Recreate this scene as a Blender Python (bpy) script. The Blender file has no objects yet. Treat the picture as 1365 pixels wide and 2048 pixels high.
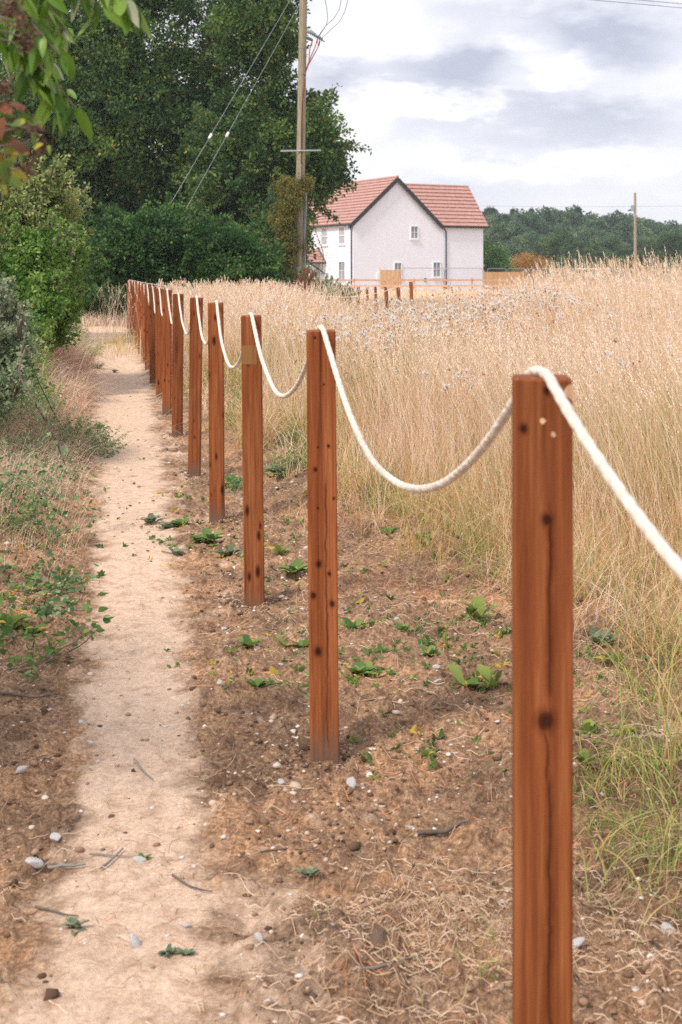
import bpy, math
import numpy as np
from mathutils import Vector, Matrix

# ------------------------------------------------------------------ camera, sky, sun, exposure
scene = bpy.context.scene
COL = scene.collection
F = 2700.0            # focal length in pixels of the 1365 px wide photograph
CAMZ = 1.25
HZ = 547.0            # horizon row
camd = bpy.data.cameras.new('camera')
cam = bpy.data.objects.new('camera', camd); COL.objects.link(cam)
cam.location = (0, 0, CAMZ); cam.rotation_euler = (math.radians(90), 0, 0)
camd.sensor_fit = 'HORIZONTAL'; camd.sensor_width = 36.0
camd.lens = F / 1365 * 36
camd.shift_y = -(1024 - HZ) / 1365
camd.clip_start = 0.05; camd.clip_end = 4000
camd.dof.use_dof = True; camd.dof.focus_distance = 6.0; camd.dof.aperture_fstop = 13.0
scene.camera = cam

SUN_EL, SUN_AZ = math.radians(50), math.radians(-132)   # azimuth from +Y, negative = left of the view
world = bpy.data.worlds.new('World'); scene.world = world; world.use_nodes = True
nt = world.node_tree; N = nt.nodes; L = nt.links; N.clear()
def nd(t, **kw):
    n = N.new(t)
    for k, v in kw.items(): setattr(n, k, v)
    return n
def mth(op, a, b=None, c=None, clamp=False):
    n = N.new('ShaderNodeMath'); n.operation = op; n.use_clamp = clamp
    for i, v in enumerate((a, b, c)):
        if v is None: continue
        if isinstance(v, (int, float)): n.inputs[i].default_value = v
        else: L.new(v, n.inputs[i])
    return n.outputs[0]
out = nd('ShaderNodeOutputWorld')
sky = nd('ShaderNodeTexSky'); sky.sky_type = 'NISHITA'; sky.sun_disc = False
sky.sun_elevation = SUN_EL; sky.sun_rotation = SUN_AZ; sky.dust_density = 2.0
bg_sky = nd('ShaderNodeBackground'); L.new(sky.outputs[0], bg_sky.inputs[0]); bg_sky.inputs[1].default_value = 0.12
tc = nd('ShaderNodeTexCoord')
sep = nd('ShaderNodeSeparateXYZ'); L.new(tc.outputs['Generated'], sep.inputs[0])
# clouds: noise on the direction, flattened so the banks lie along the horizon
mp = nd('ShaderNodeMapping'); mp.inputs['Scale'].default_value = (1, 1, 2.6); mp.inputs['Location'].default_value = (0.4, 0.0, 0.3)
L.new(tc.outputs['Generated'], mp.inputs[0])
n1 = nd('ShaderNodeTexNoise'); n1.inputs['Scale'].default_value = 5.0; n1.inputs['Detail'].default_value = 7; n1.inputs['Roughness'].default_value = 0.5
n1.inputs['Distortion'].default_value = 0.25; L.new(mp.outputs[0], n1.inputs[0])
n2 = nd('ShaderNodeTexNoise'); n2.inputs['Scale'].default_value = 16; n2.inputs['Detail'].default_value = 6; n2.inputs['Roughness'].default_value = 0.55
L.new(mp.outputs[0], n2.inputs[0])
# cloud banks by compass direction and elevation (tangents)
ys = mth('MAXIMUM', sep.outputs['Y'], 0.05)
u = mth('DIVIDE', sep.outputs['X'], ys); v = mth('DIVIDE', sep.outputs['Z'], ys)
wob = mth('MULTIPLY', mth('SUBTRACT', n2.outputs[0], 0.5), 0.09)
wob1 = mth('MULTIPLY', mth('SUBTRACT', n1.outputs[0], 0.5), 0.10)
def blob(cx, cy, rx, ry, amp):
    a = mth('DIVIDE', mth('SUBTRACT', mth('ADD', u, wob1), cx), rx)
    b = mth('DIVIDE', mth('SUBTRACT', mth('ADD', v, wob), cy), ry)
    d = mth('SQRT', mth('ADD', mth('MULTIPLY', a, a), mth('MULTIPLY', b, b)))
    return mth('MULTIPLY', mth('SUBTRACT', 1.0, mth('SMOOTH_MAX', mth('MULTIPLY', d, 1.0), 0.0, 0.2), clamp=True), amp)
acc = mth('MULTIPLY', mth('SUBTRACT', n1.outputs[0], 0.5), 1.3)
acc = mth('ADD', acc, mth('MULTIPLY', mth('SUBTRACT', n2.outputs[0], 0.5), 0.7))
def P2(x, y, rx, ry, a): return blob((x - 682.5) / F, (HZ - y) / F, rx / F, ry / F, a)
for args in ((900, 140, 200, 75, -1.0), (1180, 60, 330, 85, -1.0), (650, 180, 110, 70, -0.7), (1050, 245, 330, 60, -0.4), (1250, 250, 200, 60, -0.5),
             (720, 60, 150, 90, 0.9), (700, 250, 90, 80, 0.6), (1010, 80, 110, 60, 1.1), (1060, 150, 130, 50, 1.0), (850, 205, 230, 30, 0.8), (880, 340, 260, 60, 0.5), (1150, 330, 330, 50, 0.4)):
    acc = mth('ADD', acc, P2(*args))
fac = mth('ADD', mth('MULTIPLY', acc, 0.50), 0.55, clamp=True)
cr = nd('ShaderNodeValToRGB'); L.new(fac, cr.inputs[0])
e = cr.color_ramp.elements; e[0].position = 0.1; e[0].color = (0.49, 0.515, 0.625, 1); e[1].position = 0.9; e[1].color = (1.05, 1.03, 1.02, 1)
m_ = e.new(0.45); m_.color = (0.74, 0.755, 0.83, 1)
bg_c = nd('ShaderNodeBackground'); L.new(cr.outputs[0], bg_c.inputs[0]); bg_c.inputs[1].default_value = 1.0
mix = nd('ShaderNodeMixShader'); mix.inputs[0].default_value = 0.95
L.new(bg_sky.outputs[0], mix.inputs[1]); L.new(bg_c.outputs[0], mix.inputs[2]); L.new(mix.outputs[0], out.inputs[0])

sl = bpy.data.lights.new('sun', 'SUN'); sl.energy = 2.9; sl.angle = math.radians(9); sl.color = (1.0, 0.90, 0.78)
so = bpy.data.objects.new('sun', sl); COL.objects.link(so)
sd = Vector((math.sin(SUN_AZ) * math.cos(SUN_EL), math.cos(SUN_AZ) * math.cos(SUN_EL), math.sin(SUN_EL)))
so.rotation_euler = sd.to_track_quat('Z', 'Y').to_euler(); so.location = (0, 0, 60)
scene.view_settings.view_transform = 'Standard'; scene.view_settings.look = 'None'
scene.view_settings.exposure = 0.30; scene.view_settings.gamma = 1.0
scene.cycles.max_bounces = 5; scene.cycles.diffuse_bounces = 3; scene.cycles.transmission_bounces = 3; scene.cycles.transparent_max_bounces = 6
scene.cycles.use_denoising = False

# ------------------------------------------------------------------ helpers
rng = np.random.default_rng(7)
_T = np.random.default_rng(1).random(65536)
def vnoise(x, y, seed=0):
    x = np.asarray(x, float); y = np.asarray(y, float)
    ix = np.floor(x).astype(np.int64); iy = np.floor(y).astype(np.int64)
    fx = x - ix; fy = y - iy; fx = fx * fx * (3 - 2 * fx); fy = fy * fy * (3 - 2 * fy)
    def h(a, b): return _T[((a * 73856093) ^ (b * 19349663) ^ (seed * 83492791)) & 65535]
    return (h(ix, iy) * (1 - fx) + h(ix + 1, iy) * fx) * (1 - fy) + (h(ix, iy + 1) * (1 - fx) + h(ix + 1, iy + 1) * fx) * fy
def fbm(x, y, f, o=3, seed=0, g=0.5):
    s = 0; a = 1; t = 0
    for i in range(o):
        s = s + a * vnoise(x * f + 13.7 * i, y * f - 7.1 * i, seed + i); t += a; a *= g; f *= 2.03
    return s / t
def sstep(a, b, x):
    t = np.clip((x - a) / (b - a), 0, 1); return t * t * (3 - 2 * t)
PCY = np.array([0, 2.32, 3.2, 3.96, 5.2, 7.45, 10, 16.6, 24, 31, 34.5]); PCX = np.array([-.25, -.39, -.47, -.60, -.78, -1.15, -1.58, -2.72, -4.1, -5.5, -6.1])
PHW = np.array([.17, .17, .15, .16, .18, .215, .26, .37, .5, .6, .6])
def path_c(y): return np.interp(y, PCY, PCX)
def path_w(y): return np.interp(y, PCY, PHW)
GBY = np.array([-2, 1, 2.4, 3.0, 3.6, 4.94, 6.1, 7.45, 9.6, 14.5, 20, 31, 60]); GBX = np.array([1.6, 1.5, 1.25, 1.15, 1.02, .90, .44, 0.0, -.48, -1.5, -2.6, -4.6, -8.5])
def grass_b(y): return np.interp(y, GBY, GBX)
def ground(x, y, fine=True):
    x = np.asarray(x, float); y = np.asarray(y, float)
    pc = path_c(y); d = pc - x
    z = 0.20 * sstep(.30, 1.1, d) * sstep(60, 30, y) * (0.6 + .4 * sstep(3, 12, y))
    z = z + 0.25 * sstep(1.3, 3.5, d) * sstep(60, 30, y)
    r = x - grass_b(y)
    z = z + 0.07 * np.exp(-((r + .12) / .22) ** 2) * sstep(1.5, 3, y) * sstep(16, 9, y) * fbm(x, y, 1.7, 2, 11) * 1.6
    z = z + 0.13 * sstep(1.5, 5, r) * sstep(9, 17, y) * sstep(50, 26, y) * sstep(.10, .2, x / np.maximum(y, .5))
    z = z - 0.22 * sstep(33, 44, y) * sstep(70, 55, y)
    if fine:
        near = sstep(60, 20, y)
        pm = sstep(1.25, .75, np.abs(d) / path_w(y) + (fbm(x, y, 2.2, 2, 3) - .5) * .8)
        rough = 1 - .75 * pm
        z = z + near * ((fbm(x, y, 1.3, 2, 21) - .5) * .07 * (1 - .4 * pm) + (fbm(x, y, 7, 3, 22, .6) - .5) * .055 * rough + np.maximum(fbm(x, y, 30, 2, 23) - .52, 0) * .075 * rough)
    return z
def gz(x, y): return float(ground(np.array([x]), np.array([y]))[0])
def PX(px, py, Y): return np.array([(px - 682.5) / F * Y, Y, CAMZ - (py - HZ) / F * Y])

class MB:
    def __init__(s): s.v = []; s.f = []; s.t = []; s.n = 0
    def add(s, v, f, tint=None):
        v = np.asarray(v, float).reshape(-1, 3); f = np.asarray(f, int)
        s.v.append(v); s.f.append(f + s.n); s.n += len(v)
        s.t.append(np.full(len(f), .5) if tint is None else np.broadcast_to(np.asarray(tint, float), (len(f),)))
        return s
    def box(s, c, size, R=None, tint=None):
        c = np.array(c, float); h = np.array(size, float) / 2
        v = np.array([[i, j, k] for i in (-1, 1) for j in (-1, 1) for k in (-1, 1)]) * h
        if R is not None: v = v @ np.array(R).T
        return s.add(v + c, [[0, 1, 3, 2], [4, 6, 7, 5], [0, 4, 5, 1], [2, 3, 7, 6], [0, 2, 6, 4], [1, 5, 7, 3]], tint)
    def tube(s, pts, rad, n=8, tint=None, caps=True):
        p = np.asarray(pts, float); m = len(p); r = np.broadcast_to(np.asarray(rad, float), (m,))
        t = np.gradient(p, axis=0); t /= np.linalg.norm(t, axis=1)[:, None] + 1e-12
        up = np.array([0, 0, 1.]) if abs(t[:, 2]).mean() < .8 else np.array([0, 1., 0])
        a = np.cross(t, up); a /= np.linalg.norm(a, axis=1)[:, None] + 1e-12; b = np.cross(t, a)
        th = np.arange(n) / n * 2 * np.pi
        v = p[:, None] + r[:, None, None] * (np.cos(th)[None, :, None] * a[:, None] + np.sin(th)[None, :, None] * b[:, None])
        i = np.arange(m - 1)[:, None]; j = np.arange(n)[None]
        f = np.stack([i * n + j, i * n + (j + 1) % n, (i + 1) * n + (j + 1) % n, (i + 1) * n + j], -1).reshape(-1, 4)
        k = s.n; s.add(v.reshape(-1, 3), f, tint)
        if caps:
            for q, c in ((0, p[0]), (m - 1, p[-1])):
                s.add(np.vstack([v[q], c]), [[j, (j + 1) % n, n] if q else [(j + 1) % n, j, n] for j in range(n)], tint if np.isscalar(tint) else None)
        return s
    def prism(s, poly, y0, y1, tint=None):      # polygon in x,z extruded along y
        poly = np.array(poly, float); n = len(poly)
        a = np.c_[poly[:, 0], np.full(n, y0), poly[:, 1]]; b = np.c_[poly[:, 0], np.full(n, y1), poly[:, 1]]
        s.add(np.vstack([a, b]), [[i, (i + 1) % n, n + (i + 1) % n, n + i] for i in range(n)], tint)
        s.add(a, [list(range(n))], tint); s.add(b, [list(range(n))[::-1]], tint); return s
    def build(s, name, mat, parent=None, smooth=False, mesh_only=False):
        me = bpy.data.meshes.new(name)
        if s.n:
            V = np.vstack(s.v); me.vertices.add(len(V)); me.vertices.foreach_set('co', V.astype(np.float32).ravel())
            tot = np.concatenate([np.full(len(f), f.shape[1]) for f in s.f]); lp = np.concatenate([f.ravel() for f in s.f])
            me.loops.add(len(lp)); me.loops.foreach_set('vertex_index', lp.astype(np.int32))
            me.polygons.add(len(tot)); me.polygons.foreach_set('loop_start', np.r_[0, np.cumsum(tot)[:-1]].astype(np.int32))
            me.polygons.foreach_set('use_smooth', np.full(len(tot), smooth))
            at = me.attributes.new('tint', 'FLOAT', 'FACE'); at.data.foreach_set('value', np.concatenate(s.t).astype(np.float32))
            me.update(calc_edges=True)
        me.materials.append(mat)
        if mesh_only: return me
        return link(name, me, parent)
def link(name, data, parent=None):
    o = bpy.data.objects.new(name, data); COL.objects.link(o)
    if parent is not None: o.parent = parent
    return o
def tag(o, label=None, cat=None, group=None, kind=None):
    if label: o['label'] = label
    if cat: o['category'] = cat
    if group: o['group'] = group
    if kind: o['kind'] = kind
    return o
def thing(name, label, cat, loc=(0, 0, 0), rz=0, group=None):
    o = link(name, None); o.location = loc; o.rotation_euler = (0, 0, rz); return tag(o, label, cat, group)
def dup(root, loc, rz=0, label=None, scale=None, group=None):
    r = root.copy(); COL.objects.link(r); r.location = loc; r.rotation_euler = (0, 0, rz)
    if scale is not None: r.scale = (scale,) * 3 if np.isscalar(scale) else scale
    if label: r['label'] = label
    if group: r['group'] = group
    for ch in list(root.children):
        c = ch.copy(); COL.objects.link(c); c.parent = r
        for g in list(ch.children):
            d = g.copy(); COL.objects.link(d); d.parent = c
    return r

# ------------------------------------------------------------------ materials
def new_mat(name):
    m = bpy.data.materials.new(name); m.use_nodes = True; t = m.node_tree; t.nodes.clear()
    o = t.nodes.new('ShaderNodeOutputMaterial'); b = t.nodes.new('ShaderNodeBsdfPrincipled'); t.links.new(b.outputs[0], o.inputs[0])
    return m, t, b, o
def ramp(t, src, stops):
    r = t.nodes.new('ShaderNodeValToRGB'); t.links.new(src, r.inputs[0]); el = r.color_ramp.elements
    while len(el) > 1: el.remove(el[-1])
    for i, (p, c) in enumerate(stops):
        q = el[0] if i == 0 else el.new(p)
        q.position = p; q.color = (*c, 1)
    return r.outputs[0]
def tnoise(t, scale, detail=4, rough=.5, vec=None, sc=None, dist=0):
    n = t.nodes.new('ShaderNodeTexNoise'); n.inputs['Scale'].default_value = scale; n.inputs['Detail'].default_value = detail
    n.inputs['Roughness'].default_value = rough; n.inputs['Distortion'].default_value = dist
    if vec is None:
        vec = t.nodes.new('ShaderNodeTexCoord').outputs['Object']
    if sc:
        m = t.nodes.new('ShaderNodeMapping'); m.inputs['Scale'].default_value = sc; t.links.new(vec, m.inputs[0]); vec = m.outputs[0]
    t.links.new(vec, n.inputs[0]); return n.outputs[0]
def tmix(t, fac, a, b, mode='MIX'):
    m = t.nodes.new('ShaderNodeMix'); m.data_type = 'RGBA'; m.blend_type = mode
    for i, v in ((0, fac), (6, a), (7, b)):
        if isinstance(v, (int, float)): m.inputs[i].default_value = v
        elif isinstance(v, tuple): m.inputs[i].default_value = (*v, 1)
        else: t.links.new(v, m.inputs[i])
    return m.outputs[2]
def tmath(t, op, a, b=None, clamp=False):
    n = t.nodes.new('ShaderNodeMath'); n.operation = op; n.use_clamp = clamp
    for i, v in enumerate((a, b)):
        if v is None: continue
        if isinstance(v, (int, float)): n.inputs[i].default_value = v
        else: t.links.new(v, n.inputs[i])
    return n.outputs[0]
def bump(t, b, h, strength=.4, dist=.01):
    n = t.nodes.new('ShaderNodeBump'); n.inputs['Strength'].default_value = strength; n.inputs['Distance'].default_value = dist
    t.links.new(h, n.inputs['Height']); t.links.new(n.outputs[0], b.inputs['Normal'])
def attr(t, name):
    a = t.nodes.new('ShaderNodeAttribute'); a.attribute_name = name; return a.outputs['Fac']
def flat(name, col, rough=.6, var=.12, scale=8, metal=0, bmp=0):
    m, t, b, o = new_mat(name)
    n = tnoise(t, scale, 5)
    lo = tuple(c * (1 - var) for c in col); hi = tuple(min(c * (1 + var), .95) for c in col)
    t.links.new(ramp(t, n, [(.3, lo), (.7, hi)]), b.inputs['Base Color']); b.inputs['Roughness'].default_value = rough; b.inputs['Metallic'].default_value = metal
    if bmp: bump(t, b, n, bmp, .02)
    return m
def leafmat(name, stops, trans=.35, rough=.6, clump=None, spec=.16):
    m, t, b, o = new_mat(name)
    c = ramp(t, attr(t, 'tint'), stops)
    if clump:
        n = tnoise(t, clump, 2); c = tmix(t, 1.0, c, ramp(t, n, [(.35, (.72, .78, .82)), (.65, (1.2, 1.15, .95))]), 'MULTIPLY')
    t.links.new(c, b.inputs['Base Color']); b.inputs['Roughness'].default_value = rough
    b.inputs['Specular IOR Level'].default_value = spec
    if trans:
        tr = t.nodes.new('ShaderNodeBsdfTranslucent'); t.links.new(c, tr.inputs[0])
        mx = t.nodes.new('ShaderNodeMixShader'); mx.inputs[0].default_value = trans
        t.links.new(b.outputs[0], mx.inputs[1]); t.links.new(tr.outputs[0], mx.inputs[2]); t.links.new(mx.outputs[0], o.inputs[0])
    return m

# soil with a pale trodden line
def soil_mat():
    m, t, b, o = new_mat('soil')
    p = attr(t, 'trod'); g = attr(t, 'straw')
    n = tnoise(t, 5, 8, .68, dist=.4); n2 = tnoise(t, 75, 8, .82); n3 = tnoise(t, 2.3, 6, .6, dist=.3); n4 = tnoise(t, 17, 5, .6)
    dark = ramp(t, n2, [(.36, (.105, .060, .037)), (.47, (.265, .157, .097)), (.56, (.42, .27, .17)), (.66, (.66, .49, .355))])
    dark = tmix(t, 1.0, dark, ramp(t, n4, [(.35, (.72, .70, .70)), (.5, (1, 1, 1)), (.65, (1.2, 1.18, 1.15))]), 'MULTIPLY')
    dark = tmix(t, 1.0, dark, ramp(t, n3, [(.36, (.60, .60, .62)), (.5, (.93, .92, .91)), (.62, (1.22, 1.15, 1.08))]), 'MULTIPLY')
    pale = ramp(t, n2, [(.30, (.38, .24, .155)), (.44, (.61, .43, .31)), (.58, (.74, .565, .44)), (.75, (.84, .70, .59))])
    pale = tmix(t, 1.0, pale, ramp(t, n4, [(.32, (.78, .73, .70)), (.5, (1, 1, 1)), (.7, (1.08, 1.07, 1.07))]), 'MULTIPLY')
    pf = tmath(t, 'MULTIPLY', tmath(t, 'ADD', tmath(t, 'SUBTRACT', p, .5), tmath(t, 'MULTIPLY', tmath(t, 'SUBTRACT', n, .5), 2.6)), 1.7)
    pf = tmath(t, 'ADD', pf, .5, True)
    c = tmix(t, pf, dark, pale)
    straw = ramp(t, n2, [(.3, (.30, .20, .12)), (.52, (.56, .42, .28)), (.8, (.74, .60, .45))])
    gf = tmath(t, 'ADD', tmath(t, 'MULTIPLY', tmath(t, 'ADD', tmath(t, 'SUBTRACT', g, .5), tmath(t, 'SUBTRACT', n, .5)), 2.2), .5, True)
    c = tmix(t, gf, c, straw)
    t.links.new(c, b.inputs['Base Color']); b.inputs['Roughness'].default_value = .95; b.inputs['Specular IOR Level'].default_value = .15
    bump(t, b, tmath(t, 'ADD', tnoise(t, 130, 6, .75), n4), .8, .008)
    return m
def wood_mat(name, cols, grey=True, knots=None, cracks=()):
    m, t, b, o = new_mat(name)
    tc = t.nodes.new('ShaderNodeTexCoord').outputs['Object']; oi = t.nodes.new('ShaderNodeObjectInfo').outputs['Random']
    off = t.nodes.new('ShaderNodeVectorMath'); off.operation = 'ADD'; cmb = t.nodes.new('ShaderNodeCombineXYZ')
    for i, k in enumerate((17., 31., 53.)): t.links.new(tmath(t, 'MULTIPLY', oi, k), cmb.inputs[i])
    t.links.new(tc, off.inputs[0]); t.links.new(cmb.outputs[0], off.inputs[1]); v = off.outputs[0]
    grain = tnoise(t, 1, 7, .65, v, (150, 150, 5), .4); streak = tnoise(t, 1, 3, .5, v, (34, 34, .9), .8); fine = tnoise(t, 1, 2, .5, v, (500, 500, 40)); band = tnoise(t, 1, 2, .5, v, (55, 55, 1.6), .3)
    c = ramp(t, tmath(t, 'ADD', tmath(t, 'MULTIPLY', grain, .55), tmath(t, 'MULTIPLY', band, .45)), [(.34, cols[0]), (.5, cols[1]), (.66, cols[2])])
    c = tmix(t, 1.0, c, ramp(t, streak, [(.28, (.42, .34, .30)), (.36, (.86, .82, .80)), (.5, (1, 1, 1)), (.7, (1.16, 1.12, 1.08))]), 'MULTIPLY')
    s = t.nodes.new('ShaderNodeSeparateXYZ'); t.links.new(tc, s.inputs[0])
    if knots is None:
        mp = t.nodes.new('ShaderNodeMapping'); mp.inputs['Scale'].default_value = (26, 26, 10); t.links.new(v, mp.inputs[0])
        vo = t.nodes.new('ShaderNodeTexVoronoi'); vo.inputs['Scale'].default_value = 1; t.links.new(mp.outputs[0], vo.inputs[0])
        rnd = t.nodes.new('ShaderNodeSeparateColor'); t.links.new(vo.outputs['Color'], rnd.inputs[0])
        dist = tmath(t, 'ADD', tmath(t, 'ADD', vo.outputs['Distance'], tmath(t, 'MULTIPLY', rnd.outputs[0], .30)), tmath(t, 'MULTIPLY', tmath(t, 'SUBTRACT', fine, .5), .08))
        kn = ramp(t, dist, [(.12, (.13, .09, .08)), (.20, (.36, .28, .24)), (.30, (.85, .8, .78)), (.36, (1, 1, 1))])
        c = tmix(t, 1.0, c, kn, 'MULTIPLY')
    else:
        wx = tmath(t, 'ADD', s.outputs[0], tmath(t, 'MULTIPLY', tmath(t, 'SUBTRACT', tnoise(t, 1, 3, .6, v, (14, 14, 14)), .5), .014))
        acc = None
        for kx, kz, kr in knots:
            dx = tmath(t, 'DIVIDE', tmath(t, 'SUBTRACT', wx, kx), kr); dz = tmath(t, 'DIVIDE', tmath(t, 'SUBTRACT', s.outputs[2], kz), kr * 1.25)
            dd = tmath(t, 'SQRT', tmath(t, 'ADD', tmath(t, 'MULTIPLY', dx, dx), tmath(t, 'MULTIPLY', dz, dz))); acc = dd if acc is None else tmath(t, 'MINIMUM', acc, dd)
        acc = tmath(t, 'ADD', acc, tmath(t, 'MULTIPLY', tmath(t, 'SUBTRACT', fine, .5), .5))
        for kx, z0, z1, w in cracks:
            dx = tmath(t, 'DIVIDE', tmath(t, 'ABSOLUTE', tmath(t, 'SUBTRACT', wx, kx)), w)
            ez = tmath(t, 'MAXIMUM', tmath(t, 'SUBTRACT', z0, s.outputs[2]), tmath(t, 'SUBTRACT', s.outputs[2], z1)); ez = tmath(t, 'MULTIPLY', tmath(t, 'MAXIMUM', ez, 0.0), 30.0)
            acc = tmath(t, 'MINIMUM', acc, tmath(t, 'ADD', tmath(t, 'ADD', dx, ez), .75))
        c = tmix(t, 1.0, c, ramp(t, tmath(t, 'MULTIPLY', acc, .5), [(.2, (.15, .10, .09)), (.40, (.30, .22, .19)), (.55, (.66, .58, .54)), (.95, (1, 1, 1))]), 'MULTIPLY')
    hv = t.nodes.new('ShaderNodeMapRange'); hv.inputs[1].default_value = 0; hv.inputs[2].default_value = 1; hv.inputs[3].default_value = .84; hv.inputs[4].default_value = 1.18
    t.links.new(oi, hv.inputs[0])
    hs = t.nodes.new('ShaderNodeHueSaturation'); t.links.new(hv.outputs[0], hs.inputs['Value']); t.links.new(c, hs.inputs['Color']); c = hs.outputs[0]
    if grey:
        w = tmath(t, 'SUBTRACT', 1.0, tmath(t, 'MULTIPLY', tmath(t, 'ADD', s.outputs[2], tmath(t, 'MULTIPLY', tmath(t, 'SUBTRACT', grain, .5), .18)), 10.0), True)
        c = tmix(t, tmath(t, 'MULTIPLY', w, .8), c, (.17, .12, .095))
    t.links.new(c, b.inputs['Base Color']); b.inputs['Roughness'].default_value = .72; b.inputs['Specular IOR Level'].default_value = .2
    bump(t, b, tmath(t, 'ADD', grain, tmath(t, 'MULTIPLY', fine, .5)), .5, .002)
    return m
def pale_patch_mat():
    m, t, b, o = new_mat('bare_wood_patch'); n = tnoise(t, 1, 5, .6, None, (90, 90, 6))
    t.links.new(ramp(t, n, [(.3, (.21, .085, .025)), (.7, (.30, .155, .045))]), b.inputs['Base Color']); b.inputs['Roughness'].default_value = .8
    return m
M = {}
M['soil'] = soil_mat()
WC = [(.145, .038, .012), (.25, .076, .024), (.38, .145, .056)]
M['post'] = wood_mat('stained_timber', WC)
M['post_a'] = wood_mat('stained_timber_cracked', WC, True, [(.004, .659, .0105), (.004, .918, .0062), (-.026, 1.035, .005), (.004, 1.084, .004)],
    [(.007, .70, .915, .006), (.004, .59, .64, .004), (.007, -.3, .575, .0062)])
k2 = lambda *q: [((x - 649.5) / 774., 1.10 - (y - 668) / 774., r * .72 / 774.) for x, y, r in q]
M['post_b'] = wood_mat('stained_timber_knotty', WC, True, k2((642, 899, 2.5), (663, 897, 4), (637, 943, 5), (672, 1001, 3.5), (641, 1020, 2.8), (643, 1131, 7), (663, 1150, 5), (631, 1193, 7), (667, 1210, 7), (639, 1304, 10), (655, 775, 2.5), (638, 682, 3.5)), [(.009, .05, .70, .0045)])
M['pale_wood'] = wood_mat('pale_timber', [(.46, .27, .17), (.60, .38, .25), (.72, .49, .34)], False)
M['gate_wood'] = wood_mat('orange_timber', [(.40, .23, .12), (.50, .31, .17), (.60, .40, .24)], False)
M['pole'] = wood_mat('grey_pole_timber', [(.20, .17, .12), (.33, .29, .21), (.47, .42, .32)], False)
M['bare'] = pale_patch_mat()
M['rope'] = flat('cotton_rope', (.70, .63, .56), .95, .16, 60, bmp=.5)
M['bark'] = flat('bark', (.12, .095, .075), .9, .4, 14, bmp=.6)
M['greybark'] = flat('grey_bark', (.22, .21, .19), .9, .3, 14, bmp=.5)
M['wall'] = flat('painted_render', (.80, .82, .925), .9, .03, 2.5, bmp=.1)
M['tile_a'] = None
M['black'] = flat('black_trim', (.018, .024, .038), .4, .2, 6)
M['blue'] = flat('dark_downpipe', (.03, .05, .14), .35, .15, 6)
M['white'] = flat('white_frame', (.86, .86, .88), .35, .03, 6)
M['steel'] = flat('galvanised_steel', (.42, .46, .50), .4, .15, 30, .7)
M['wire'] = flat('cable_sheath', (.10, .11, .12), .5, .2, 30)
M['lightwire'] = flat('steel_strand', (.24, .28, .31), .45, .15, 30, .3)
M['red'] = flat('red_cable', (.36, .08, .07), .45, .2, 30)
M['ceramic'] = flat('dark_insulator', (.12, .15, .19), .25, .2, 30)
M['conduit'] = flat('grey_conduit', (.28, .34, .38), .4, .1, 20)
M['stone'] = flat('white_flint', (.60, .575, .57), .6, .22, 40, bmp=.5)
M['darkstone'] = flat('brown_clod', (.20, .13, .09), .9, .3, 30, bmp=.6)
M['signp'] = flat('sign_panel', (.66, .74, .82), .5, .06, 3)
def tilemat():
    m, t, b, o = new_mat('clay_tiles')
    n = tnoise(t, 3.0, 5); tc = t.nodes.new('ShaderNodeTexCoord').outputs['Object']
    n2 = tnoise(t, 1, 2, .5, tc, (4, 4, 40))
    c = ramp(t, n, [(.3, (.42, .215, .18)), (.7, (.53, .305, .26))])
    c = tmix(t, 1.0, c, ramp(t, n2, [(.35, (.86, .84, .84)), (.65, (1.12, 1.1, 1.1))]), 'MULTIPLY')
    t.links.new(c, b.inputs['Base Color']); b.inputs['Roughness'].default_value = .42; b.inputs['Specular IOR Level'].default_value = .8
    return m
M['tile'] = tilemat()
def glassmat():
    m, t, b, o = new_mat('window_glass'); n = tnoise(t, 2, 2, .5, None, (1, 1, .3))
    t.links.new(ramp(t, n, [(.4, (.13, .17, .20)), (.6, (.30, .34, .38))]), b.inputs['Base Color']); b.inputs['Roughness'].default_value = .06; b.inputs['Specular IOR Level'].default_value = .8
    return m
M['glass'] = glassmat()
M['curtain'] = flat('net_curtain', (.40, .41, .48), .9, .12, 12)
G = leafmat
M['oak'] = G('oak_leaves', [(0, (.040, .088, .038)), (.5, (.095, .180, .062)), (.85, (.19, .295, .085)), (.965, (.20, .28, .08)), (1, (.45, .36, .10))], .33, .55, .35)
M['hedge'] = G('hedge_leaves', [(0, (.030, .080, .028)), (.5, (.072, .165, .050)), (1, (.17, .31, .10))], .32, .45, .6)
M['ivy'] = G('ivy_leaves', [(0, (.09, .12, .03)), (.5, (.20, .24, .06)), (.85, (.30, .25, .08)), (1, (.33, .17, .08))], .3, .55)
M['haw'] = G('hawthorn_leaves', [(0, (.13, .19, .06)), (.5, (.28, .36, .12)), (1, (.55, .58, .26))], .35, .5)
M['privet'] = G('privet_leaves', [(0, (.09, .19, .04)), (.5, (.18, .33, .07)), (1, (.38, .50, .16))], .35, .5)
M['nettle'] = G('nettle_leaves', [(0, (.08, .17, .07)), (.5, (.16, .29, .12)), (1, (.38, .46, .25))], .3, .5)
M['bramble'] = G('bramble_leaves', [(0, (.11, .17, .09)), (.5, (.24, .32, .18)), (1, (.50, .54, .36))], .3, .5)
M['willow'] = G('near_leaves', [(0, (.05, .12, .016)), (.5, (.12, .25, .03)), (.9, (.22, .37, .06)), (1, (.38, .42, .30))], .42, .4, spec=.35)
M['vine'] = G('autumn_leaves', [(0, (.10, .17, .04)), (.45, (.22, .30, .07)), (.62, (.45, .38, .07)), (.8, (.30, .11, .06)), (1, (.16, .08, .05))], .35, .45)
M['brownseed'] = flat('brown_seed', (.13, .065, .05), .9, .3, 60)
M['weed'] = G('weed_leaves', [(0, (.08, .16, .05)), (.6, (.18, .29, .08)), (.88, (.36, .40, .10)), (1, (.62, .44, .08))], .35, .45)
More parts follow.
